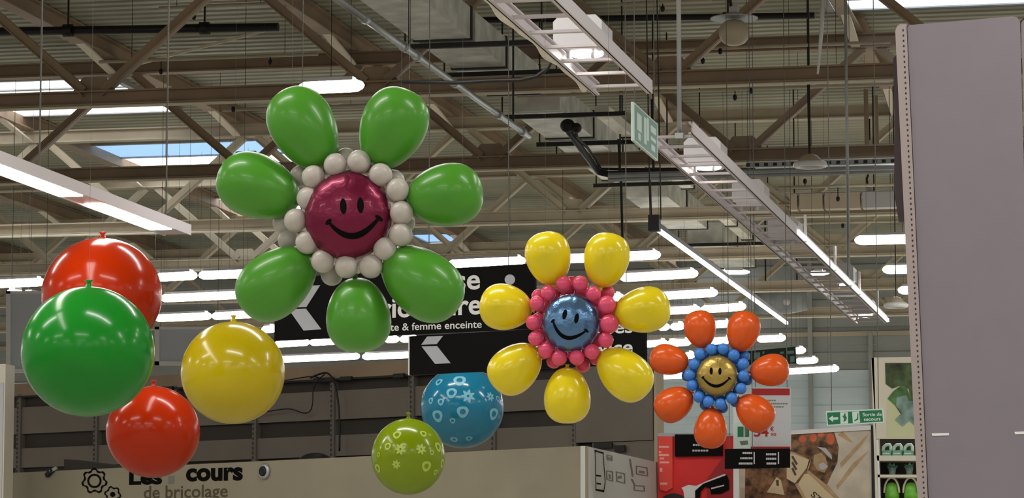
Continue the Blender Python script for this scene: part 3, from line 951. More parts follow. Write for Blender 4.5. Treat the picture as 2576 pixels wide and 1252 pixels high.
MB_LIME = [(*to(297, 660), .12, 'ring'), (*to(210, 765), .10, 'ring'), (*to(330, 790), .13, 'flower'), (*to(545, 650), .10, 'ring'), (*to(525, 790), .12, 'flower'), (*to(625, 820), .07, 'ring'), (*to(575, 945), .14, 'ring'),
           (*to(125, 840), .06, 'ring'), (*to(115, 965), .12, 'ring'), (*to(685, 770), .13, 'ring'), (*to(725, 920), .12, 'ring'), (*to(290, 930), .1, 'flower'), (*to(660, 1000), .08, 'ring')]
round_balloon(1027, 1148, 93, 96, 24.3, [M['lime'], M['limep']], 'round lime green balloon printed with pale rings and flowers', mk(MB_LIME, 1027, 1148, 93))


def petal(b, inner, outer, hw, y, mi=0):
    A = P(*inner, y); B = P(*outer, y)
    d = B - A; L = d.length; hw_ = hw * mpp(A)
    n = 26
    prof = []
    mx = max(math.sin(PI * i / 200) ** 0.85 * (1 - 0.15 * math.cos(PI * i / 200)) for i in range(201))
    for i in range(n + 1):
        a = PI * i / n
        prof.append((L / 2 * (1 - math.cos(a)), hw_ * max(0, math.sin(a)) ** 0.85 * (1 - 0.15 * math.cos(a)) / mx))
    prof[0] = (0.0, hw_ * 0.10)
    prof = [(-0.045 * L * 1.2, hw_ * 0.12), (-0.03 * L, hw_ * 0.06)] + prof
    b.revolve(A, d, prof, 36, mi)


def inner_ring(cx_, cy_, R, n, off):
    return [(cx_ + R * math.cos(2 * PI * i / n + off), cy_ + R * math.sin(2 * PI * i / n + off)) for i in range(n)]


def flower(label, y, petals, ring, rr, back, face, eyes, smile, mats, tick=6, dep=0.62, line_px=None):
    fx, fy, frx, fry = face
    C = P(fx, fy, y); m = mpp(C)
    t = thing('balloon_flower', label, 'balloon flower', C)
    for inner, outer, hw in petals:
        b = MB(); petal(b, inner, outer, hw, y + 0.02); b.build('petal_balloon', mats['petal'], t)
    for px, py in ring:
        r = rr
        if isinstance(rr, dict): r = rr.get((px, py), rr[0])
        c = P(px, py, y - 0.05); b = MB(); b.ball(c, r * mpp(c), 24, 16); b.build('ring_balloon', mats['ring'], t)
    for px, py in back:
        c = P(px, py, y + 0.10); r0 = rr[0] if isinstance(rr, dict) else rr
        b = MB(); b.ball(c, r0 * 0.95 * mpp(c), 20, 14); b.build('ring_balloon', mats['ring'], t)
    # foil face: pillow with a pleated rim
    fc_ = flat(y)
    yf = y - 0.035
    Cf = P(fx, fy, yf); rx, rz = frx * m, fry * m; dp = rx * dep
    NR, NA = 14, 96

    def surf(u, v):                              # u, v in -1..1
        q = min(1.0, u * u + v * v)
        a = math.atan2(v, u)
        w = (1 - q) ** 0.42
        pl = 0.045 * math.sin(a * 17) * q ** 3 + 0.03 * math.sin(a * 29 + 1) * q ** 4
        return Vector((Cf.x + u * rx, Cf.y - dp * max(0.0, w + pl * (1 - q) ** 0.3), Cf.z + v * rz))
    b = MB(); vs = [surf(0, 0)]; fs = []
    for i in range(1, NR + 1):
        q = math.sin(PI / 2 * i / NR)
        for k in range(NA):
            a = 2 * PI * k / NA
            qq = q * (1 + (0.012 * math.sin(a * 24) if i == NR else 0))
            vs.append(surf(qq * math.cos(a), qq * math.sin(a)) if i < NR else Vector((Cf.x + qq * rx * math.cos(a), Cf.y, Cf.z + qq * rz * math.sin(a))))
    for k in range(NA): fs.append((0, 1 + (k + 1) % NA, 1 + k))
    for i in range(NR - 1):
        for k in range(NA):
            p0 = 1 + i * NA
            fs.append((p0 + k, p0 + (k + 1) % NA, p0 + NA + (k + 1) % NA, p0 + NA + k))
    nb = len(vs)
    vs2 = [Vector((v.x, 2 * Cf.y - v.y, v.z)) for v in vs]
    b.add(vs, fs, 0, True); b.add(vs2, [tuple(reversed(f)) for f in fs], 0, True)
    fo = b.build('face_balloon', mats['face'], t, base=Cf)

    def mark(outl, name):
        # outline of (px,py) -> raised print on the skin; triangulated as a strip of pairs
        b = MB(); vs = []
        for px, py in outl:
            p = P(px, py, yf - dp * 0.8); u = (p.x - Cf.x) / rx; v = (p.z - Cf.z) / rz
            s_ = surf(u, v); s_.y -= 0.0035; vs.append(s_)
        return b, vs
    for ex, ey, ea, eb, rot in eyes:
        b = MB(); cs = [(0, 0)]
        pl = [(ex, ey)]
        for q in (0.5, 1.0):
            pl += ell(ex, ey, ea * q, eb * q, 20, 0, rot)
        _, vs = mark(pl, 'eye')
        fs = [(0, 1 + i, 1 + (i + 1) % 20) for i in range(20)] + [(1 + i, 21 + i, 21 + (i + 1) % 20, 1 + (i + 1) % 20) for i in range(20)]
        b.add(vs, fs, 0, True); b.build('eye', M['ink'], fo)
    (ax, ay), (mx_, my_), (bx_, by_), th = smile
    pl = []; N = 26
    # circle-like arc through three points by quadratic blending
    cxm, cym = 2 * mx_ - (ax + bx_) / 2, 2 * my_ - (ay + by_) / 2
    for i in range(N + 1):
        s_ = i / N
        x = (1 - s_) ** 2 * ax + 2 * s_ * (1 - s_) * cxm + s_ * s_ * bx_
        y_ = (1 - s_) ** 2 * ay + 2 * s_ * (1 - s_) * cym + s_ * s_ * by_
        tx = 2 * (1 - s_) * (cxm - ax) + 2 * s_ * (bx_ - cxm); ty_ = 2 * (1 - s_) * (cym - ay) + 2 * s_ * (by_ - cym)
        l = math.hypot(tx, ty_); nx, ny = -ty_ / l, tx / l
        w = th * (0.42 + 0.95 * math.sin(PI * s_) ** 0.8) / 2
        pl += [(x + nx * w, y_ + ny * w), (x, y_), (x - nx * w, y_ - ny * w)]
    _, vs = mark(pl, 'smile')
    b = MB(); fs = []
    for i in range(N):
        fs += [(3 * i, 3 * i + 3, 3 * i + 4, 3 * i + 1), (3 * i + 1, 3 * i + 4, 3 * i + 5, 3 * i + 2)]
    b.add(vs, fs, 0, True)
    for (qx, qy), sg in (((ax, ay), -1), ((bx_, by_), 1)):
        e = ell(qx, qy, tick * 1.25, tick * 0.65, 12, 0, -0.75 if sg < 0 else 0.75)
        _, v2 = mark([(qx, qy)] + e, 'tick')
        b.add(v2, [(0, 1 + i, 1 + (i + 1) % 12) for i in range(12)], 0, True)
    b.build('smile', M['ink'], fo)
    for px, py in (line_px or []):
        hang_line(t, P(px, py, y))
    return t


flower('biggest balloon flower, green petals and white balls round a burgundy smiling face', 14.0,
       [((820, 420), (713, 230), 83), ((945, 420), (1028, 226), 84), ((1024, 505), (1212, 478), 80), ((972, 640), (1148, 778), 84), ((893, 699), (909, 886), 82), ((783, 640), (612, 778), 83), ((749, 510), (555, 432), 82)],
       [(844, 415), (903, 407), (957, 440), (1000, 478), (1010, 535), (1008, 590), (969, 626), (933, 670), (872, 670), (812, 656), (773, 609), (744, 554), (776, 499), (789, 445)], 30,
       [(757, 443), (835, 690), (727, 604), (714, 560), (1016, 560), (870, 400), (990, 455), (965, 655)],
       (876, 543, 111, 111), [(867, 520, 8, 20, -0.06), (909, 517, 8, 20, -0.06)], ((829, 559), (890, 594), (951, 547), 11),
       dict(petal=M['green'], ring=M['whitel'], face=M['burg']), tick=8, line_px=[(735, 232), (1010, 230)])
YR = {0: 19.5, (1533, 814): 24, (1527, 766): 23, (1418, 713): 20, (1460, 713): 20}
flower('middle balloon flower, yellow petals and pink balls round a blue smiling face', 19.0,
       [((1392, 716), (1368, 584), 58), ((1512, 722), (1538, 586), 58), ((1546, 792), (1685, 768), 58), ((1512, 888), (1628, 990), 60), ((1427, 924), (1427, 1065), 59), ((1352, 878), (1242, 972), 60), ((1337, 780), (1209, 765), 59)],
       [(1380, 736), (1351, 763), (1342, 811), (1348, 851), (1373, 881), (1407, 900), (1451, 899), (1489, 884), (1524, 855), (1533, 814), (1527, 766), (1492, 739), (1460, 713), (1418, 713)], YR,
       [(1528, 736), (1466, 918), (1393, 908), (1500, 900), (1365, 885), (1440, 712), (1540, 800), (1355, 745)] + inner_ring(1437, 812, 82, 14, 0.1),
       (1437, 812, 72, 73), [(1422, 791, 5.5, 13, 0.18), (1452, 801, 5.5, 13, 0.18)], ((1391, 807), (1424, 849), (1475, 831), 7),
       dict(petal=M['yellow'], ring=M['pink'], face=M['foilb']), tick=5, line_px=[(1372, 588), (1532, 588)])
flower('smallest balloon flower, orange petals and blue balls round a golden smiling face', 26.0,
       [((1770, 874), (1753, 781), 41), ((1856, 883), (1882, 783), 42), ((1887, 936), (1985, 926), 41), ((1860, 1002), (1938, 1072), 44), ((1792, 1026), (1784, 1128), 42), ((1740, 988), (1652, 1042), 43), ((1732, 914), (1636, 896), 39)],
       [(1760, 890), (1790, 878), (1819, 877), (1846, 893), (1870, 915), (1871, 945), (1864, 977), (1841, 1001), (1813, 1016), (1782, 1010), (1758, 998), (1741, 969), (1734, 943), (1746, 916)], 14.5,
       [(1872, 895), (1880, 955), (1818, 1025), (1774, 1018), (1728, 945), (1850, 885), (1800, 880), (1850, 1010)] + inner_ring(1804, 945, 60, 14, 0.1),
       (1804, 945, 52, 52), [(1790, 933, 4, 9, 0.0), (1812, 934, 4, 9, 0.0)], ((1768, 949), (1801, 971), (1835, 951), 5.5),
       dict(petal=M['orange'], ring=M['bluel'], face=M['gold']), tick=3.5, line_px=[(1756, 784), (1880, 786)])


# ------------------------------------------------------------------ grey shelf wall behind the display box
q = P(1650, 1018, 29.8); zq = q.z - EYE
SA = PZ(0, 1094, zq)
sf = Face(SA, q)
zlev = [sf.at(940, y).z for y in (912, 942, 946, 977, 1050, 1090, 1143, 1230)]
ups = [50, 243, 441, 642, 838, 1038, 1243, 1446]
t = thing('gondola_shelving', 'tall grey shelf wall seen from behind, with slotted uprights and plain back panels', 'shelving', Vector((*sf.at(820, 1100).xy, 0)))
V = lambda px, z, d=0.0: Vector((*sf.at(px, 1000, d).xy, z))


def vplate(b, xa_, xb_, z0, z1, d0, th, mi=0):
    b.poly([V(xa_, z0, d0), V(xb_, z0, d0), V(xb_, z1, d0), V(xa_, z1, d0)], sf.n, th, mi)


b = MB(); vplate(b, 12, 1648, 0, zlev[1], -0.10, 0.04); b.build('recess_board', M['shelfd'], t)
edges = [14] + ups + [1646]
for i in range(len(edges) - 1):
    xa_, xb_ = edges[i] + 4, edges[i + 1] - 6
    if i == 8:
        b = MB(); vplate(b, xa_, xb_ + 4, zlev[6] + 0.04, zlev[1], -0.03, 0.045); b.build('back_panel', M['shelfp'], t)
        b = MB(); vplate(b, 1490, xb_ + 4, 0, zlev[6] + 0.035, -0.03, 0.03); b.build('back_panel', M['shelfp'], t)
        continue
    for z0, z1 in ((zlev[4], zlev[3]), (zlev[6], zlev[5]), (0.3, zlev[6] - 0.05)):
        b = MB(); vplate(b, xa_, xb_, z0, z1, -0.05, 0.04)
        b.build('back_panel', M['shelfp'], t)
for px in ups:
    b = MB(); a0 = V(px - 5, 0, -0.02); a1 = V(px + 5, 0, -0.02)
    vplate(b, px - 5, px + 5, 0.0, zlev[2] + 0.02, -0.06, 0.075, 0)
    z = zlev[6] - 0.1
    while z < zlev[2]:
        vplate(b, px - 4, px - 0.5, z, z + 0.028, 0.0151, 0.001, 1); z += 0.05
    b.build('slotted_upright', [M['shelfu'], M['shelfd']], t)
b = MB(); vplate(b, 14, 1450, zlev[2], zlev[0], -0.04, 0.05); b.build('top_rail', M['steel'], t)
b = MB(); vplate(b, 14, 1450, zlev[2] - 0.02, zlev[2], -0.05, 0.07); b.build('top_rail', M['dark'], t)
for x0, x1 in ((795, 842), (862, 890), (996, 1022), (405, 440)):
    b = MB(); vplate(b, x0, x1, zlev[2] - 0.03, zlev[2] + 0.01, 0.02, 0.03); b.build('bracket', M['dark'], t)
b = MB(); vplate(b, 1648, 1655, 0, zlev[1] + 0.05, -0.1, 0.12); b.build('end_post', M['steel2'], t)
b = MB(); vplate(b, 1500, 1546, zlev[6] - 0.02, zlev[6] + 0.03, 0.03, 0.02); vplate(b, 1552, 1578, zlev[6] - 0.06, zlev[6] + 0.0, 0.03, 0.02); b.build('hook_plate', M['dark'], t)  # dark plates put in for the shadow between shelf bottom and display board


def wire_on(fc, pl, r, d, name, label, m='black'):
    pts = [fc.at(x, y, d) for x, y in pl]
    # smooth the run
    out = []
    for i in range(len(pts) - 1):
        p0 = pts[max(i - 1, 0)]; p1 = pts[i]; p2 = pts[i + 1]; p3 = pts[min(i + 2, len(pts) - 1)]
        for j in range(5):
            s_ = j / 5
            out.append(0.5 * ((2 * p1) + (p2 - p0) * s_ + (2 * p0 - 5 * p1 + 4 * p2 - p3) * s_ ** 2 + (-p0 + 3 * p1 - 3 * p2 + p3) * s_ ** 3))
    out.append(pts[-1])
    b = MB(); b.tube(out, r, 8); o = b.build(name, M[m], base=pts[-1]); tag(o, label, 'cable')


wire_on(sf, [(640, 1040), (681, 1036), (739, 1029), (775, 1039), (792, 1035), (799, 1015), (801, 980), (815, 955), (830, 942)], 0.006, 0.08, 'cable', 'thin black cable curling over the grey shelf wall beside the yellow balloon')
wire_on(sf, [(800, 952), (820, 943), (843, 940), (858, 960), (868, 1000), (873, 1060), (873, 1135)], 0.01, 0.12, 'cable', 'black cable hanging straight down over the grey shelf wall')
wire_on(sf, [(700, 962), (740, 956), (790, 948), (815, 950)], 0.006, 0.08, 'cable', 'short black cable along the top rail of the shelf wall')

# pale post at the picture edge
b = MB(); p = P(0, 1040, 29.0); p1 = P(12, 1040, 29.0)
b.box((p.x - 0.3, 29.0, 0), (p1.x, 29.25, P(6, 915, 29.0).z), 0); b.box((p.x - 0.28, 28.99, 0), (p1.x - 0.015, 29.0, P(6, 962, 29.0).z), 1)
o = b.build('post', [M['creamp'], M['pgrey']], base=(p.x, 29.1, 0)); tag(o, 'pale square post at the picture edge beside the grey shelf wall', 'post')

# ------------------------------------------------------------------ display box
C = P(1472, 1121, 26.0); zc = C.z - EYE
A = PZ(-40, 1192, zc); D = PZ(1654, 1162, zc)
bf = Face(A, C); rf = Face(C, D)
t = thing('display_box', 'large khaki and white display box with gear drawing at the bottom', 'display', Vector((*A.lerp(C, 0.5).xy, 0)))
up = lambda p, z: Vector((p.x, p.y, z))
b = MB(); b.poly([up(A, 0), up(C, 0), C, A], -bf.n, 0.04); bl = b.build('long_board', M['khaki'], t)
b = MB(); b.poly([up(C, 0), up(D, 0), D, C], -rf.n, 0.04); bs = b.build('end_board', M['plan'], t)
b = MB()
text(b, bf, 'Les', 325, 408, 1217, 38, 0.002, bold=0.042, slope=-0.02)
text(b, bf, 'cours', 468, 611, 1208, 44, 0.002, bold=0.042, slope=-0.02)
b.build('lettering', M['ink'], bl)
b = MB()
text(b, bf, 'de bricolage', 362, 573, 1253, 31, 0.002, bold=0.012, slope=-0.02)
b.build('lettering', M['brownink'], bl)


def gear(b, cx_, cy_, R, teeth, th, hole, d):
    n = teeth * 12
    def rad(a): return R * (1 + 0.10 * math.tanh(2.2 * math.cos(teeth * a)))
    o = [(cx_ + rad(2 * PI * i / n) * math.cos(2 * PI * i / n + 0.2), cy_ + rad(2 * PI * i / n) * math.sin(2 * PI * i / n + 0.2)) for i in range(n)]
    q = [(cx_ + (rad(2 * PI * i / n) - th) * math.cos(2 * PI * i / n + 0.2), cy_ + (rad(2 * PI * i / n) - th) * math.sin(2 * PI * i / n + 0.2)) for i in range(n)]
    vs = bf.pts(o, d) + bf.pts(q, d)
    b.add(vs, [(i, (i + 1) % n, n + (i + 1) % n, n + i) for i in range(n)])
    if hole[1] <= 0:
        b.add(bf.pts(ell(cx_, cy_, hole[0], hole[0]), d), [tuple(range(24))])
    else:
        vs = bf.pts(ell(cx_, cy_, hole[0], hole[0]), d) + bf.pts(ell(cx_, cy_, hole[1], hole[1]), d)
        b.add(vs, [(i, (i + 1) % 24, 24 + (i + 1) % 24, 24 + i) for i in range(24)])


b = MB(); gear(b, 238, 1209, 30, 7, 5.0, (18, 13), 0.003); gear(b, 284, 1243, 19.5, 6, 4.0, (6.5, 0), 0.003); b.build('gear_drawing', M['ink'], bl)
b = MB(); bf.plate(b, rect(424, 1196, 439, 1216), 0.001, 0.002); b.build('tape_mark', M['greyink'], bl)
# drawings on the white end board (px in the photo)
tq = lambda X, Y: (1400 + X / 6.52, 1060 + Y / 6.52)


def loop(b, fc, outer, w, d, mi=0):
    n = len(outer); cx_ = sum(p[0] for p in outer) / n; cy_ = sum(p[1] for p in outer) / n
    inner = [(cx_ + (x - cx_) * (1 - w / max(abs(x - cx_), 6.0)), cy_ + (y - cy_) * (1 - w / max(abs(y - cy_), 6.0))) for x, y in outer]
    vs = fc.pts(outer, d) + fc.pts(inner, d)
    b.add(vs, [(i, (i + 1) % n, n + (i + 1) % n, n + i) for i in range(n)], mi)


b = MB()
loop(b, rf, [tq(625, 460), tq(765, 515), tq(800, 1000), tq(775, 1160), tq(640, 1115)], 1.4, 0.003)
rf.plate(b, [tq(620, 465), tq(770, 505), tq(765, 530), tq(625, 492)], 0.002, 0.001); rf.plate(b, [tq(635, 1100), tq(780, 1125), tq(775, 1160), tq(640, 1130)], 0.002, 0.001)
for X in (650, 655):
    rf.plate(b, [tq(650, 870), tq(725, 880), tq(725, 905), tq(650, 895)], 0.002, 0.001)
    rf.plate(b, [tq(655, 1000), tq(725, 1010), tq(725, 1035), tq(655, 1025)], 0.002, 0.001)
b.build('gauge_drawing', M['ink'], bs)
b = MB()
for pl in ([(820, 540), (915, 560), (915, 650), (820, 625)], [(810, 800), (925, 815), (925, 985), (815, 955)], [(970, 815), (1120, 850), (1125, 1020), (980, 985)], [(1300, 720), (1490, 750), (1500, 900), (1300, 865)], [(1265, 1040), (1440, 1050), (1450, 1150), (1265, 1130)]):
    loop(b, rf, [tq(*p) for p in pl], 2.6, 0.003)
for pl in ([(1190, 610), (1215, 615), (1260, 900), (1235, 905)], [(1215, 940), (1250, 945), (1290, 1040), (1265, 1040)], [(850, 860), (880, 865), (890, 940), (860, 935)], [(1000, 900), (1060, 880), (1070, 930), (1010, 940)], [(840, 580), (890, 590), (890, 625), (840, 615)], [(1350, 800), (1440, 815), (1445, 850), (1350, 840)]):
    rf.plate(b, [tq(*p) for p in pl], 0.002, 0.001)
b.build('plan_drawing', M['greyink'], bs)
# spotlight fixed to the board, clip lamp, board lying on top
p = bf.at(667, 1185)
t2 = thing('round_fitting', 'black round fitting with grey ring on the display box beside the lettering', 'fitting', p)
m_ = mpp(p)
b = MB(); b.revolve(p, bf.n, [(0, 20 * m_), (0.02, 20 * m_), (0.035, 16 * m_), (0.03, 13 * m_)], 24); b.build('ring', M['galv'], t2)
b = MB(); b.revolve(p + bf.n * 0.03, bf.n, [(0, 13 * m_), (0.01, 12 * m_), (0.015, 9 * m_), (0.005, 3 * m_)], 24); b.build('centre', M['black'], t2)
p = bf.at(130, 1188)
t2 = thing('clip', 'small black and silver clip on the top edge of the display box', 'clip', p)
b = MB(); b.bar(bf.at(122, 1196, 0.02), bf.at(137, 1180, 0.02), 0.045, 0.04); b.build('jaw', M['black'], t2)
b = MB(); b.bar(bf.at(132, 1186, 0.03), bf.at(143, 1176, 0.0), 0.03, 0.03); b.build('spring', M['galv'], t2)
b = MB(); b.poly([bf.at(100, 1152, -0.3), bf.at(250, 1172, -0.3), bf.at(250, 1186, -0.3), bf.at(102, 1186, -0.3)], -bf.n, 0.2)
b.build('crate', M['shelfd'], base=bf.at(175, 1186, -0.3)); o = bpy.data.objects['crate']; tag(o, 'dark slanted crate standing inside the display box behind the gears', 'crate')
b = MB(); q = bf.at(742, 1160, -0.25); b.ball(q, 0.16, 20, 12, 0, 1.0, 0.8, 0.55); o = b.build('black_bag', M['black'], base=q); tag(o, 'rounded black bag peeping over the edge of the display box', 'bag')

# framed white panels hanging at the far left
for x0, x1, y0, y1, lab in ((18, 128, 732, 938, 'white framed blue grey panel beside the upper red balloon at the picture edge'), (392, 560, 822, 919, 'white framed blue grey panel between the red and yellow balloons')):
    fcx = flat(44.0)
    t = thing('framed_panel', lab, 'panel', fcx.at((x0 + x1) / 2, y1), 'white framed panels')
    b = MB(); fcx.plate(b, rect(x0 + 8, y0 + 6, x1 - 6, y1 - 8), 0, 0.02); b.build('panel', M['panelg'], t)
    b = MB()
    for rr_ in (rect(x0, y0, x0 + 11, y1), rect(x1 - 7, y0, x1, y1), rect(x0, y1 - 10, x1, y1), rect(x0, y0, x1, y0 + 7)): fcx.plate(b, rr_, 0.0, 0.05)
    b.build('frame', M['bright'], t)
    wires(t, [fcx.at(x0 + 12, y0), fcx.at(x1 - 12, y0)])

# ------------------------------------------------------------------ cards and displays under the orange flower
c1 = lambda X, Y: (1640 + X / 4.014, 940 + Y / 4.014)
f30 = flat(29.0)
t = thing('display_stand', 'red cardboard display stand with black header under the orange flower', 'display', Vector((*f30.at(1755, 1200).xy, 0)))
b = MB(); f30.plate(b, [(1655, 1096), (1850, 1096), (1850, 1500), (1655, 1500)], -0.25, 0.25); b.build('body', M['redp'], t)
b = MB(); f30.plate(b, [(1655, 1089), (1840, 1089), (1840, 1097), (1655, 1097)], -0.25, 0.26); b.build('top_shelf', M['galv'], t)
b = MB(); f30.plate(b, [c1(70, 632), c1(212, 632), c1(212, 1150), c1(150, 1188), c1(90, 1170), c1(75, 1100)], 0.0, 0.03)
b.build('side_panel', M['redl'], t)
b = MB()
for y0_, y1_, x0, x1 in ((728, 748, 75, 180), (810, 832, 75, 178), (845, 865, 85, 130), (885, 905, 85, 180), (1098, 1120, 90, 160), (780, 800, 75, 100), (950, 990, 85, 112)):
    f30.plate(b, [c1(x0, y0_), c1(x1, y0_), c1(x1, y1_), c1(x0, y1_)], 0.031, 0.001)
b.build('printed_lines', M['pinkp'], t)
b = MB(); f30.plate(b, [c1(238, 612), c1(716, 612), c1(716, 828), c1(238, 835)], 0.0, 0.04); b.build('header', M['signblack'], t)
b = MB()
for x0, x1, y in ((420, 570, 718), (415, 580, 775)):
    for i in range(6):
        xx = x0 + (x1 - x0) * i / 6
        f30.plate(b, [c1(xx, y - 8), c1(xx + (x1 - x0) / 7.5, y - 8), c1(xx + (x1 - x0) / 7.5, y + 10), c1(xx, y + 10)], 0.041, 0.001)
b.build('header_print', M['pgrey'], t)
b = MB(); f30.plate(b, [c1(715, 850), c1(842, 850), c1(842, 1252), c1(560, 1252), c1(560, 1060)], 0.0, 0.012); b.build('fold', M['redd'], t)
b = MB(); f30.plate(b, [c1(300, 1150), c1(370, 1120), c1(450, 1130), c1(560, 1080), c1(735, 1010), c1(750, 1022), c1(560, 1110), c1(450, 1170), c1(445, 1252), c1(330, 1252), c1(320, 1180)], 0.012, 0.004); b.build('white_shape', M['signwhite'], t)
b = MB(); f30.plate(b, [c1(440, 1180), c1(520, 1110), c1(760, 1020), c1(780, 1080), c1(782, 1170), c1(700, 1212), c1(600, 1215), c1(590, 1160), c1(540, 1140), c1(495, 1190), c1(490, 1252), c1(440, 1252)], 0.018, 0.004); b.build('tool_print', M['signblack'], t)
b = MB(); f30.plate(b, [c1(600, 1150), c1(732, 1118), c1(735, 1132), c1(603, 1166)], 0.024, 0.001); b.build('tool_lettering', M['pgrey'], t)
b = MB(); f30.plate(b, [c1(110, 1252), c1(150, 1222), c1(230, 1205), c1(300, 1222), c1(330, 1252)], 0.0, 0.05); b.build('black_knob', M['black'], t)
# slim white post with green sticker
f29 = flat(28.9)
t = thing('info_post', 'slim white post with a small green sticker beside the red display', 'post', Vector((*f29.at(1866, 1200).xy, 0)))
b = MB(); f29.plate(b, [(1846, 1025), (1862, 1025), (1858, 1500), (1846, 1500)], 0, 0.03); b.build('post', M['bright'], t)
b = MB(); f29.plate(b, [(1852, 1062), (1889, 1062), (1889, 1128), (1846, 1128)], 0.0, 0.04); b.build('card', M['exitw'], t)
b = MB(); f29.plate(b, rect(1857, 1073, 1872, 1099), 0.041, 0.001); f29.plate(b, rect(1875, 1073, 1886, 1099), 0.041, 0.001); b.build('sticker', M['exitg'], t)
b = MB(); f29.plate(b, [(1862, 1110), (1882, 1108), (1884, 1118), (1866, 1120)], 0.041, 0.001); f29.plate(b, [(1874, 1078), (1879, 1076), (1880, 1096), (1876, 1096)], 0.043, 0.001); b.build('print', M['greyink'], t)
# price card
f28 = flat(28.3)
t = thing('price_card', 'hanging price card with dark red header behind the orange flower', 'sign', f28.at(1940, 1130))
b = MB(); f28.plate(b, rect(1888, 974, 1990, 1130), 0, 0.01); b.build('card', M['pgrey'], t)
b = MB(); f28.plate(b, rect(1891, 977, 1987, 994), 0.0105, 0.001); f28.plate(b, rect(1889, 1123, 1988, 1130), 0.0105, 0.001); b.build('band', M['redd'], t)
b = MB(); text(b, f28, '54', 1897, 1934, 1097, 22, 0.012, bold=0.025); text(b, f28, '€', 1938, 1947, 1084, 11, 0.012, bold=0.02); text(b, f28, '90', 1939, 1953, 1096, 7, 0.012, bold=0.01); b.build('price', M['redd'], t)
b = MB()
for x0, x1, y in ((1925, 1953, 1007), (1934, 1985, 1015), (1942, 1973, 1023)):
    xx = x0
    while xx < x1 - 2:
        w = random.uniform(3, 7); f28.plate(b, rect(xx, y - 1.6, min(xx + w, x1), y + 1.6), 0.0105, 0.001); xx += w + 1.2
b.build('small_print', M['greyink'], t)
wires(t, [f28.at(1900, 975), f28.at(1980, 975)])
f281 = flat(28.2)
t = thing('aisle_sign', 'black hanging aisle sign with small white lists, under the price card', 'sign', f281.at(1906, 1178))
b = MB(); f281.plate(b, [(1824, 1129), (1988, 1128), (1988, 1176), (1824, 1179)], 0, 0.02); b.build('board', M['signblack'], t)
b = MB()
for x0, x1, y in ((918, 1015, 800), (895, 1018, 852), (880, 1025, 905), (1155, 1262, 812), (1155, 1260, 858), (1160, 1258, 905)):
    xx = x0
    while xx < x1 - 6:
        w = random.uniform(10, 24); f281.plate(b, [c1(xx, y - 10), c1(min(xx + w, x1), y - 10), c1(min(xx + w, x1), y + 10), c1(xx, y + 10)], 0.021, 0.001); xx += w + 3
for x in (1030, 1275): f281.plate(b, [c1(x, 790), c1(x + 12, 790), c1(x + 12, 910), c1(x, 910)], 0.021, 0.001)
b.build('lettering', M['pgrey'], t)
wires(t, [f281.at(1835, 1129), f281.at(1893, 1129)])

# food poster
c2 = lambda X, Y: (1980 + X / 3.367, 880 + Y / 3.367)
f31 = flat(30.0)
t = thing('food_poster', 'big brown and cream market poster with crates, tomatoes and canvas', 'poster', Vector((*f31.at(2030, 1250).xy, 0)))
b = MB(); f31.plate(b, [(1858, 1092), (2194, 1080), (2198, 1560), (1858, 1560)], 0, 0.03); b.build('canvas_board', M['canvas'], t)
b = MB(); f31.plate(b, [(1858, 1092), (2194, 1070), (2194, 1081), (1858, 1101)], 0, 0.05); f31.plate(b, [(2192, 1070), (2200, 1070), (2206, 1560), (2199, 1560)], 0.0, 0.05, 1); f31.plate(b, [(1856, 1092), (1870, 1092), (1862, 1180), (1866, 1560), (1856, 1560)], 0.0, 0.05); b.build('frame', [M['bright'], M['black']], t)
L = 0.031
b = MB(); f31.plate(b, [(1876, 1175), (1990, 1098), c2(20, 705), c2(400, 690), c2(440, 820), c2(430, 950), c2(340, 1140), c2(200, 1300), (1990, 1560), (1872, 1560)], L, 0.001); b.build('wicker_basket', M['basket'], t)
b = MB()
for X, Y, rx_, ry_ in ((135, 755, 32, 28), (225, 745, 30, 34), (290, 715, 26, 24), (370, 755, 36, 48), (30, 720, 14, 12)):
    f31.plate(b, ell(*c2(X, Y), rx_ / 3.367, ry_ / 3.367), L + 0.002, 0.001)
b.build('tomatoes', M['tomato'], t)
b = MB()
f31.plate(b, [c2(*p) for p in ((230, 890), (290, 870), (330, 910), (350, 990), (320, 1040), (260, 1020), (225, 960))], L + 0.003, 0.001, 1)
f31.plate(b, [c2(*p) for p in ((255, 820), (330, 830), (380, 890), (385, 930), (350, 900), (300, 850))], L + 0.003, 0.001, 0)
f31.plate(b, [c2(*p) for p in ((270, 970), (310, 950), (350, 990), (310, 1015), (280, 1010))], L + 0.005, 0.001, 0)
b.build('jars', [M['pgrey'], M['basket2']], t)
b = MB()
f31.plate(b, [c2(*p) for p in ((0, 860), (60, 870), (190, 930), (170, 1000), (70, 1130), (0, 1090))], L + 0.006, 0.001, 0)
f31.plate(b, [c2(*p) for p in ((150, 1050), (190, 1045), (420, 1252), (460, 1330), (200, 1330), (85, 1150))], L + 0.006, 0.001, 0)
f31.plate(b, [c2(*p) for p in ((0, 850), (75, 870), (205, 935), (190, 1000), (170, 1030), (200, 935), (60, 880), (0, 868))], L + 0.008, 0.001, 1)
f31.plate(b, [c2(*p) for p in ((165, 1035), (185, 1020), (350, 1150), (450, 1262), (400, 1252), (190, 1050))], L + 0.008, 0.001, 1)
f31.plate(b, [c2(*p) for p in ((70, 1135), (95, 1130), (165, 1252), (140, 1262))], L + 0.008, 0.001, 1)
f31.plate(b, [(1930, 1238), (1955, 1200), (1966, 1208), (1975, 1245)], L + 0.008, 0.001, 0)
b.build('crates', [M['cratep'], M['basket2']], t)
b = MB()
for i in range(3):
    f31.plate(b, [c2(40 + 0 * i, 905 + 50 * i), c2(55, 895 + 50 * i), c2(95 - 5 * i, 965 + 45 * i), c2(80 - 5 * i, 975 + 45 * i)], L + 0.009, 0.001)
vs, fs = glyphs('STA', 0.02)
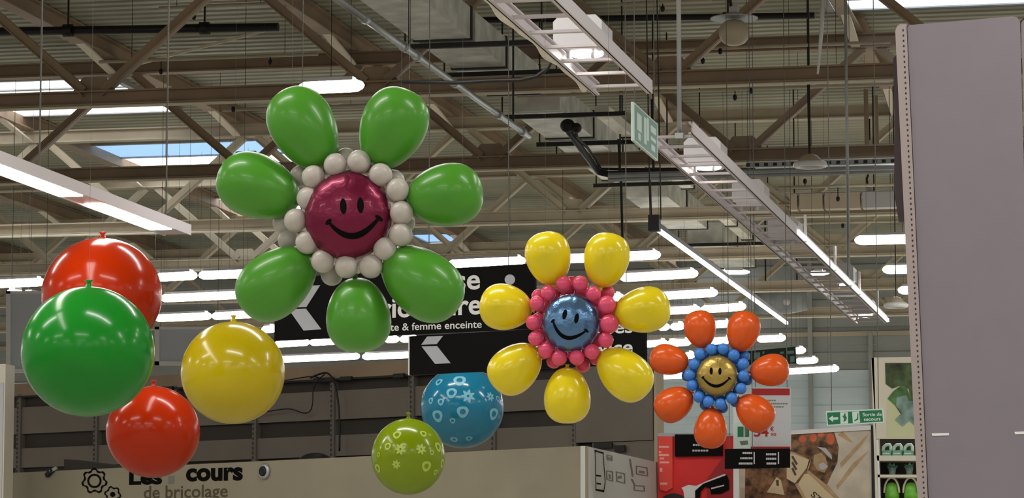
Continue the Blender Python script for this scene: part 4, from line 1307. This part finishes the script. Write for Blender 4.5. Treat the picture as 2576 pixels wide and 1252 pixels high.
ca, sa = math.cos(0.72), math.sin(0.72)
b.add([f31.at(*c2(200 + (v[0] * ca + 0 * v[1]) * 95 - v[1] * sa * -70, 1230 + v[0] * sa * 95 - v[1] * ca * 70), L + 0.01) for v in vs], fs)
f31.plate(b, [(1953, 1208), (1960, 1206), (1961, 1222), (1955, 1222)], L + 0.0095, 0.001)
b.build('lettering', M['brownink'], t)
b = MB()
for pl in ([(430, 720), (470, 690), (560, 780), (545, 785)], [(700, 700), (640, 800), (460, 1000), (450, 960), (600, 800)], [(700, 850), (560, 1020), (430, 1180), (420, 1150), (560, 960)]):
    f31.plate(b, [c2(*p) for p in pl], L, 0.001)
b.build('canvas_folds', M['basket2'], t)

# ------------------------------------------------------------------ plant display beside the tall end panel
f24 = flat(24.0)
t = thing('plant_shelf', 'cream shelf tower with a leaf picture on top, beside the tall end panel', 'shelving', Vector((*f24.at(2260, 1200).xy, 0)))
b = MB(); f24.plate(b, [(2192, 899), (2345, 896), (2345, 1600), (2206, 1600)], -0.32, 0.02); b.build('back_board', M['shelfd'], t)
b = MB(); f24.plate(b, [(2192, 899), (2345, 896), (2345, 1103), (2204, 1103)], -0.05, 0.05); b.build('top_board', M['creamp'], t)
b = MB(); f24.plate(b, [c2(712, 65), c2(735, 65), c2(770, 1252), c2(790, 1800), c2(760, 1800), c2(748, 1252)], -0.32, 0.32); b.build('side_panel', M['creamp'], t)
b = MB(); f24.plate(b, [c2(757, 760), c2(775, 760), c2(795, 1300), c2(775, 1300)], 0.0, 0.01); b.build('edge', M['bright'], t)
for y0_, y1_ in ((893, 937), (1055, 1078), (1262, 1290)):
    b = MB(); f24.plate(b, [c2(760, y0_), c2(1300, y0_), c2(1300, y1_), c2(765, y1_)], -0.3, 0.31); b.build('shelf', M['creamp'], t)
b = MB(); f24.plate(b, [c2(*p) for p in ((848, 420), (1200, 420), (1200, 738), (842, 738))], 0.001, 0.001); b.build('lime_field', M['limew'], t)
b = MB(); f24.plate(b, [c2(*p) for p in ((830, 110), (1200, 108), (1200, 430), (1055, 432), (1030, 330), (960, 300), (890, 328), (835, 288))], 0.003, 0.001); b.build('dark_leaf_picture', M['leafd'], t)
b = MB(); f24.plate(b, [c2(*p) for p in ((965, 300), (1010, 315), (1062, 428), (1110, 428), (1110, 470), (1000, 500), (965, 545), (915, 470), (850, 412), (900, 350))], 0.005, 0.001); b.build('green_leaf_picture', M['leafl'], t)
b = MB(); f24.plate(b, [c2(*p) for p in ((930, 400), (1010, 385), (1030, 430), (1150, 430), (1150, 700), (1035, 598), (975, 648), (915, 590), (970, 535), (925, 470))], 0.007, 0.001); b.build('pale_leaf_picture', M['leafb'], t)
for i, X in enumerate((835, 925, 1018)):
    lab = ['mint green bag with arched handle on the upper plant shelf, outermost', 'mint green bag with arched handle on the upper plant shelf, middle of three', 'mint green bag with arched handle on the upper plant shelf, beside the end panel'][i]
    p = f24.at(*c2(X, 892), -0.1)
    t2 = thing('mint_bag', lab, 'bag', p, 'mint green bags')
    b = MB(); f24.plate(b, [c2(X - 38, 892), c2(X + 40, 892), c2(X + 38, 845), c2(X - 34, 848)], -0.18, 0.13); b.build('body', M['bagt'], t2)
    b = MB()
    pl = [c2(X - 32, 850), c2(X - 26, 815), c2(X - 5, 797), c2(X + 25, 795), c2(X + 33, 812), c2(X + 35, 850)]
    b.tube([f24.at(*q, -0.1) for q in pl], 0.013, 8); b.build('handle', M['exitw'], t2)
    b = MB(); f24.plate(b, [c2(X - 30, 880), c2(X + 30, 880), c2(X + 30, 868), c2(X - 30, 868)], -0.049, 0.001); b.build('label', M['exitw'], t2)
for i, X in enumerate((880, 1025)):
    p = f24.at(*c2(X, 1050), -0.12)
    t2 = thing('potted_seedling', ['small dark pot plant on the middle plant shelf, outer one', 'small dark pot plant on the middle plant shelf, beside the end panel'][i], 'plant', p, 'dark seedling pots')
    m_ = mpp(p); b = MB(); b.revolve(p, (0, 0, 1), [(0, 26 / 3.367 * m_), (0.05, 34 / 3.367 * m_), (0.055, 30 / 3.367 * m_)], 16); b.build('pot', M['leafb'], t2)
    b = MB()
    for k in range(16):
        a = random.uniform(0, 2 * PI); e = random.uniform(0.2, 1.1); l = random.uniform(0.05, 0.085)
        d = Vector((math.cos(a) * math.cos(e), math.sin(a) * math.cos(e), math.sin(e) * 0.7)); s_ = Vector((0, 0, 1)).cross(d).normalized() * 0.018
        q = p + Vector((0, 0, 0.045)); b.add([q, q + d * l * 0.5 + s_, q + d * l, q + d * l * 0.5 - s_], [(0, 1, 2, 3)])
    b.build('leaves', M['bagt'], t2)
for i, X in enumerate((878, 1040)):
    p = f24.at(*c2(X, 1262), -0.12); m_ = mpp(p); R_ = 62 / 3.367 * m_
    t2 = thing('green_basket', ['bright green round basket with handle on the lower plant shelf, outer one', 'bright green round basket with handle on the lower plant shelf, beside the end panel'][i], 'basket', p, 'bright green baskets')
    b = MB(); b.revolve(p, (0, 0, 1), [(0, R_ * 0.95), (0.035, R_), (0.07, R_ * 0.92), (0.105, R_ * 0.8), (0.125, R_ * 0.5), (0.13, R_ * 0.05)], 24); b.build('body', M['bagg'], t2)
    b = MB(); b.tube([p + Vector((R_ * math.cos(a) * 1.02, -0.03, 0.05 + 0.115 * math.sin(a))) for a in [PI * k / 12 for k in range(13)]], 0.008, 8); b.build('handle', M['creamp'], t2)

# emergency exit signs
fe = flat(22.6)
t = thing('exit_sign', 'green emergency exit sign with white arrow in front of the cladding and plant shelf', 'sign', fe.at(2150, 1068), 'emergency exit signs')
b = MB(); fe.plate(b, [(2078, 1034), (2222, 1028), (2225, 1063), (2081, 1071)], 0, 0.02); b.build('frame', M['exitw'], t)
b = MB(); fe.plate(b, [(2081, 1038), (2219, 1031), (2222, 1060), (2084, 1068)], 0.0205, 0.001); b.build('face', M['exitg'], t)
b = MB()
fe.plate(b, [c2(*p) for p in ((355, 582), (392, 555), (392, 572), (435, 569), (435, 590), (392, 593), (394, 612))], 0.022, 0.001)
fe.plate(b, [c2(*p) for p in ((452, 530), (518, 526), (520, 622), (455, 628))], 0.022, 0.001)
fe.plate(b, [c2(*p) for p in ((553, 524), (612, 520), (622, 615), (560, 622))], 0.022, 0.001)
b.build('pictogram', M['exitw'], t)
b = MB()
fe.plate(b, [c2(*p) for p in ((470, 560), (495, 550), (510, 575), (500, 600), (480, 610), (485, 580))], 0.0235, 0.001)
fe.plate(b, ell(*c2(492, 545), 2.2, 2.4, 12), 0.0235, 0.001)
fe.plate(b, [c2(*p) for p in ((600, 535), (606, 536), (606, 590), (575, 605), (572, 598), (596, 580))], 0.0235, 0.001)
b.build('running_figure', M['exitg'], t)
b = MB()
text(b, fe, 'Sortie de', 2171, 2219, 1047.0, 8.5, 0.022, bold=0.02, slope=-0.03)
text(b, fe, 'secours', 2174, 2216, 1058.5, 8.5, 0.022, bold=0.02, slope=-0.03)
b.build('lettering', M['exitw'], t)
wires(t, [fe.at(2092, 1034), fe.at(2210, 1029)])
fe = flat(40.0)
t = thing('exit_sign', 'dark green exit sign partly hidden behind an upper orange petal', 'sign', fe.at(1945, 916), 'emergency exit signs')
b = MB(); fe.plate(b, [(1872, 884), (2002, 872), (2004, 914), (1874, 918)], 0, 0.03); b.build('frame', M['exitd'], t)
b = MB()
for X0, X1_, Y0, Y1 in ((858, 885, 425, 480), (915, 965, 420, 470), (985, 1000, 410, 430), (1130, 1160, 412, 430), (1190, 1245, 405, 430), (1215, 1250, 450, 500), (1130, 1150, 440, 455)):
    cc = lambda X, Y: (1620 + X / 3.295, 760 + Y / 3.295)
    fe.plate(b, [cc(X0, Y0), cc(X1_, Y0 - 4), cc(X1_, Y1 - 4), cc(X0, Y1)], 0.031, 0.001)
b.build('pictogram', M['exitp'], t)
wires(t, [fe.at(1885, 884), fe.at(1992, 874)])

# ------------------------------------------------------------------ tall end panel of a shelf, near the camera
fg = flat(15.0)
t = thing('gondola_end', 'tall mauve grey shelf end panel with slotted upright', 'shelving', Vector((*fg.at(2440, 1252).xy, 0)))


def lean(x, y):                                   # the panel's own slight lean, in photo px from its top edge
    return x + 0.045 * (y - 60) * (1 if x < 2400 else 0.6)


bt = 2300
b = MB(); fg.plate(b, [(2283, 72), (2288, 64), (2545, 42), (2558, 44), (2566, 54), (lean(2566, bt), bt), (lean(2283, bt), bt)], -0.02, 0.03); b.build('panel', M['gondola'], t)
b = MB(); fg.plate(b, [(2569, 60), (2573, 52), (2900, 30), (2960, bt), (lean(2570, bt) + 1, bt)], -0.02, 0.028); b.build('panel', M['gondola'], t)
b = MB(); fg.plate(b, [(2253, 80), (2257, 68), (2266, 62), (2281, 63), (lean(2281, bt), bt), (lean(2253, bt) + 6, bt)], -0.06, 0.08)
y = 78
while y < 1300:
    cx_ = lean(2272, y); fg.plate(b, rect(cx_ - 1.8, y - 2.4, cx_ + 1.8, y + 2.4), 0.0205, 0.001, 1); y += 13.2
b.build('slotted_upright', [M['gondola2'], M['dark']], t)
b = MB(); fg.plate(b, [(2281, 66), (2283, 66), (lean(2283, bt), bt), (lean(2281, bt), bt)], 0.0, 0.005); b.build('gap', M['dark'], t)
b = MB(); fg.plate(b, [(2344, 1090), (2388, 1089), (2388, 1095), (2346, 1096)], 0.0105, 0.002); fg.plate(b, [(2552, 1086), (2600, 1084), (2600, 1091), (2554, 1092)], 0.0105, 0.002); b.build('slot', M['bright'], t)
fg2 = flat(15.10)
b = MB(); fg2.plate(b, [(2248, 150), (2256, 140), (2275, 200), (2285, 560), (2262, 560), (2250, 480), (2252, 350)], 0, 0.03)
o = b.build('banner', M['wine'], base=fg2.at(2262, 150)); tag(o, 'narrow dark wine banner edge hanging behind the tall end panel', 'banner')
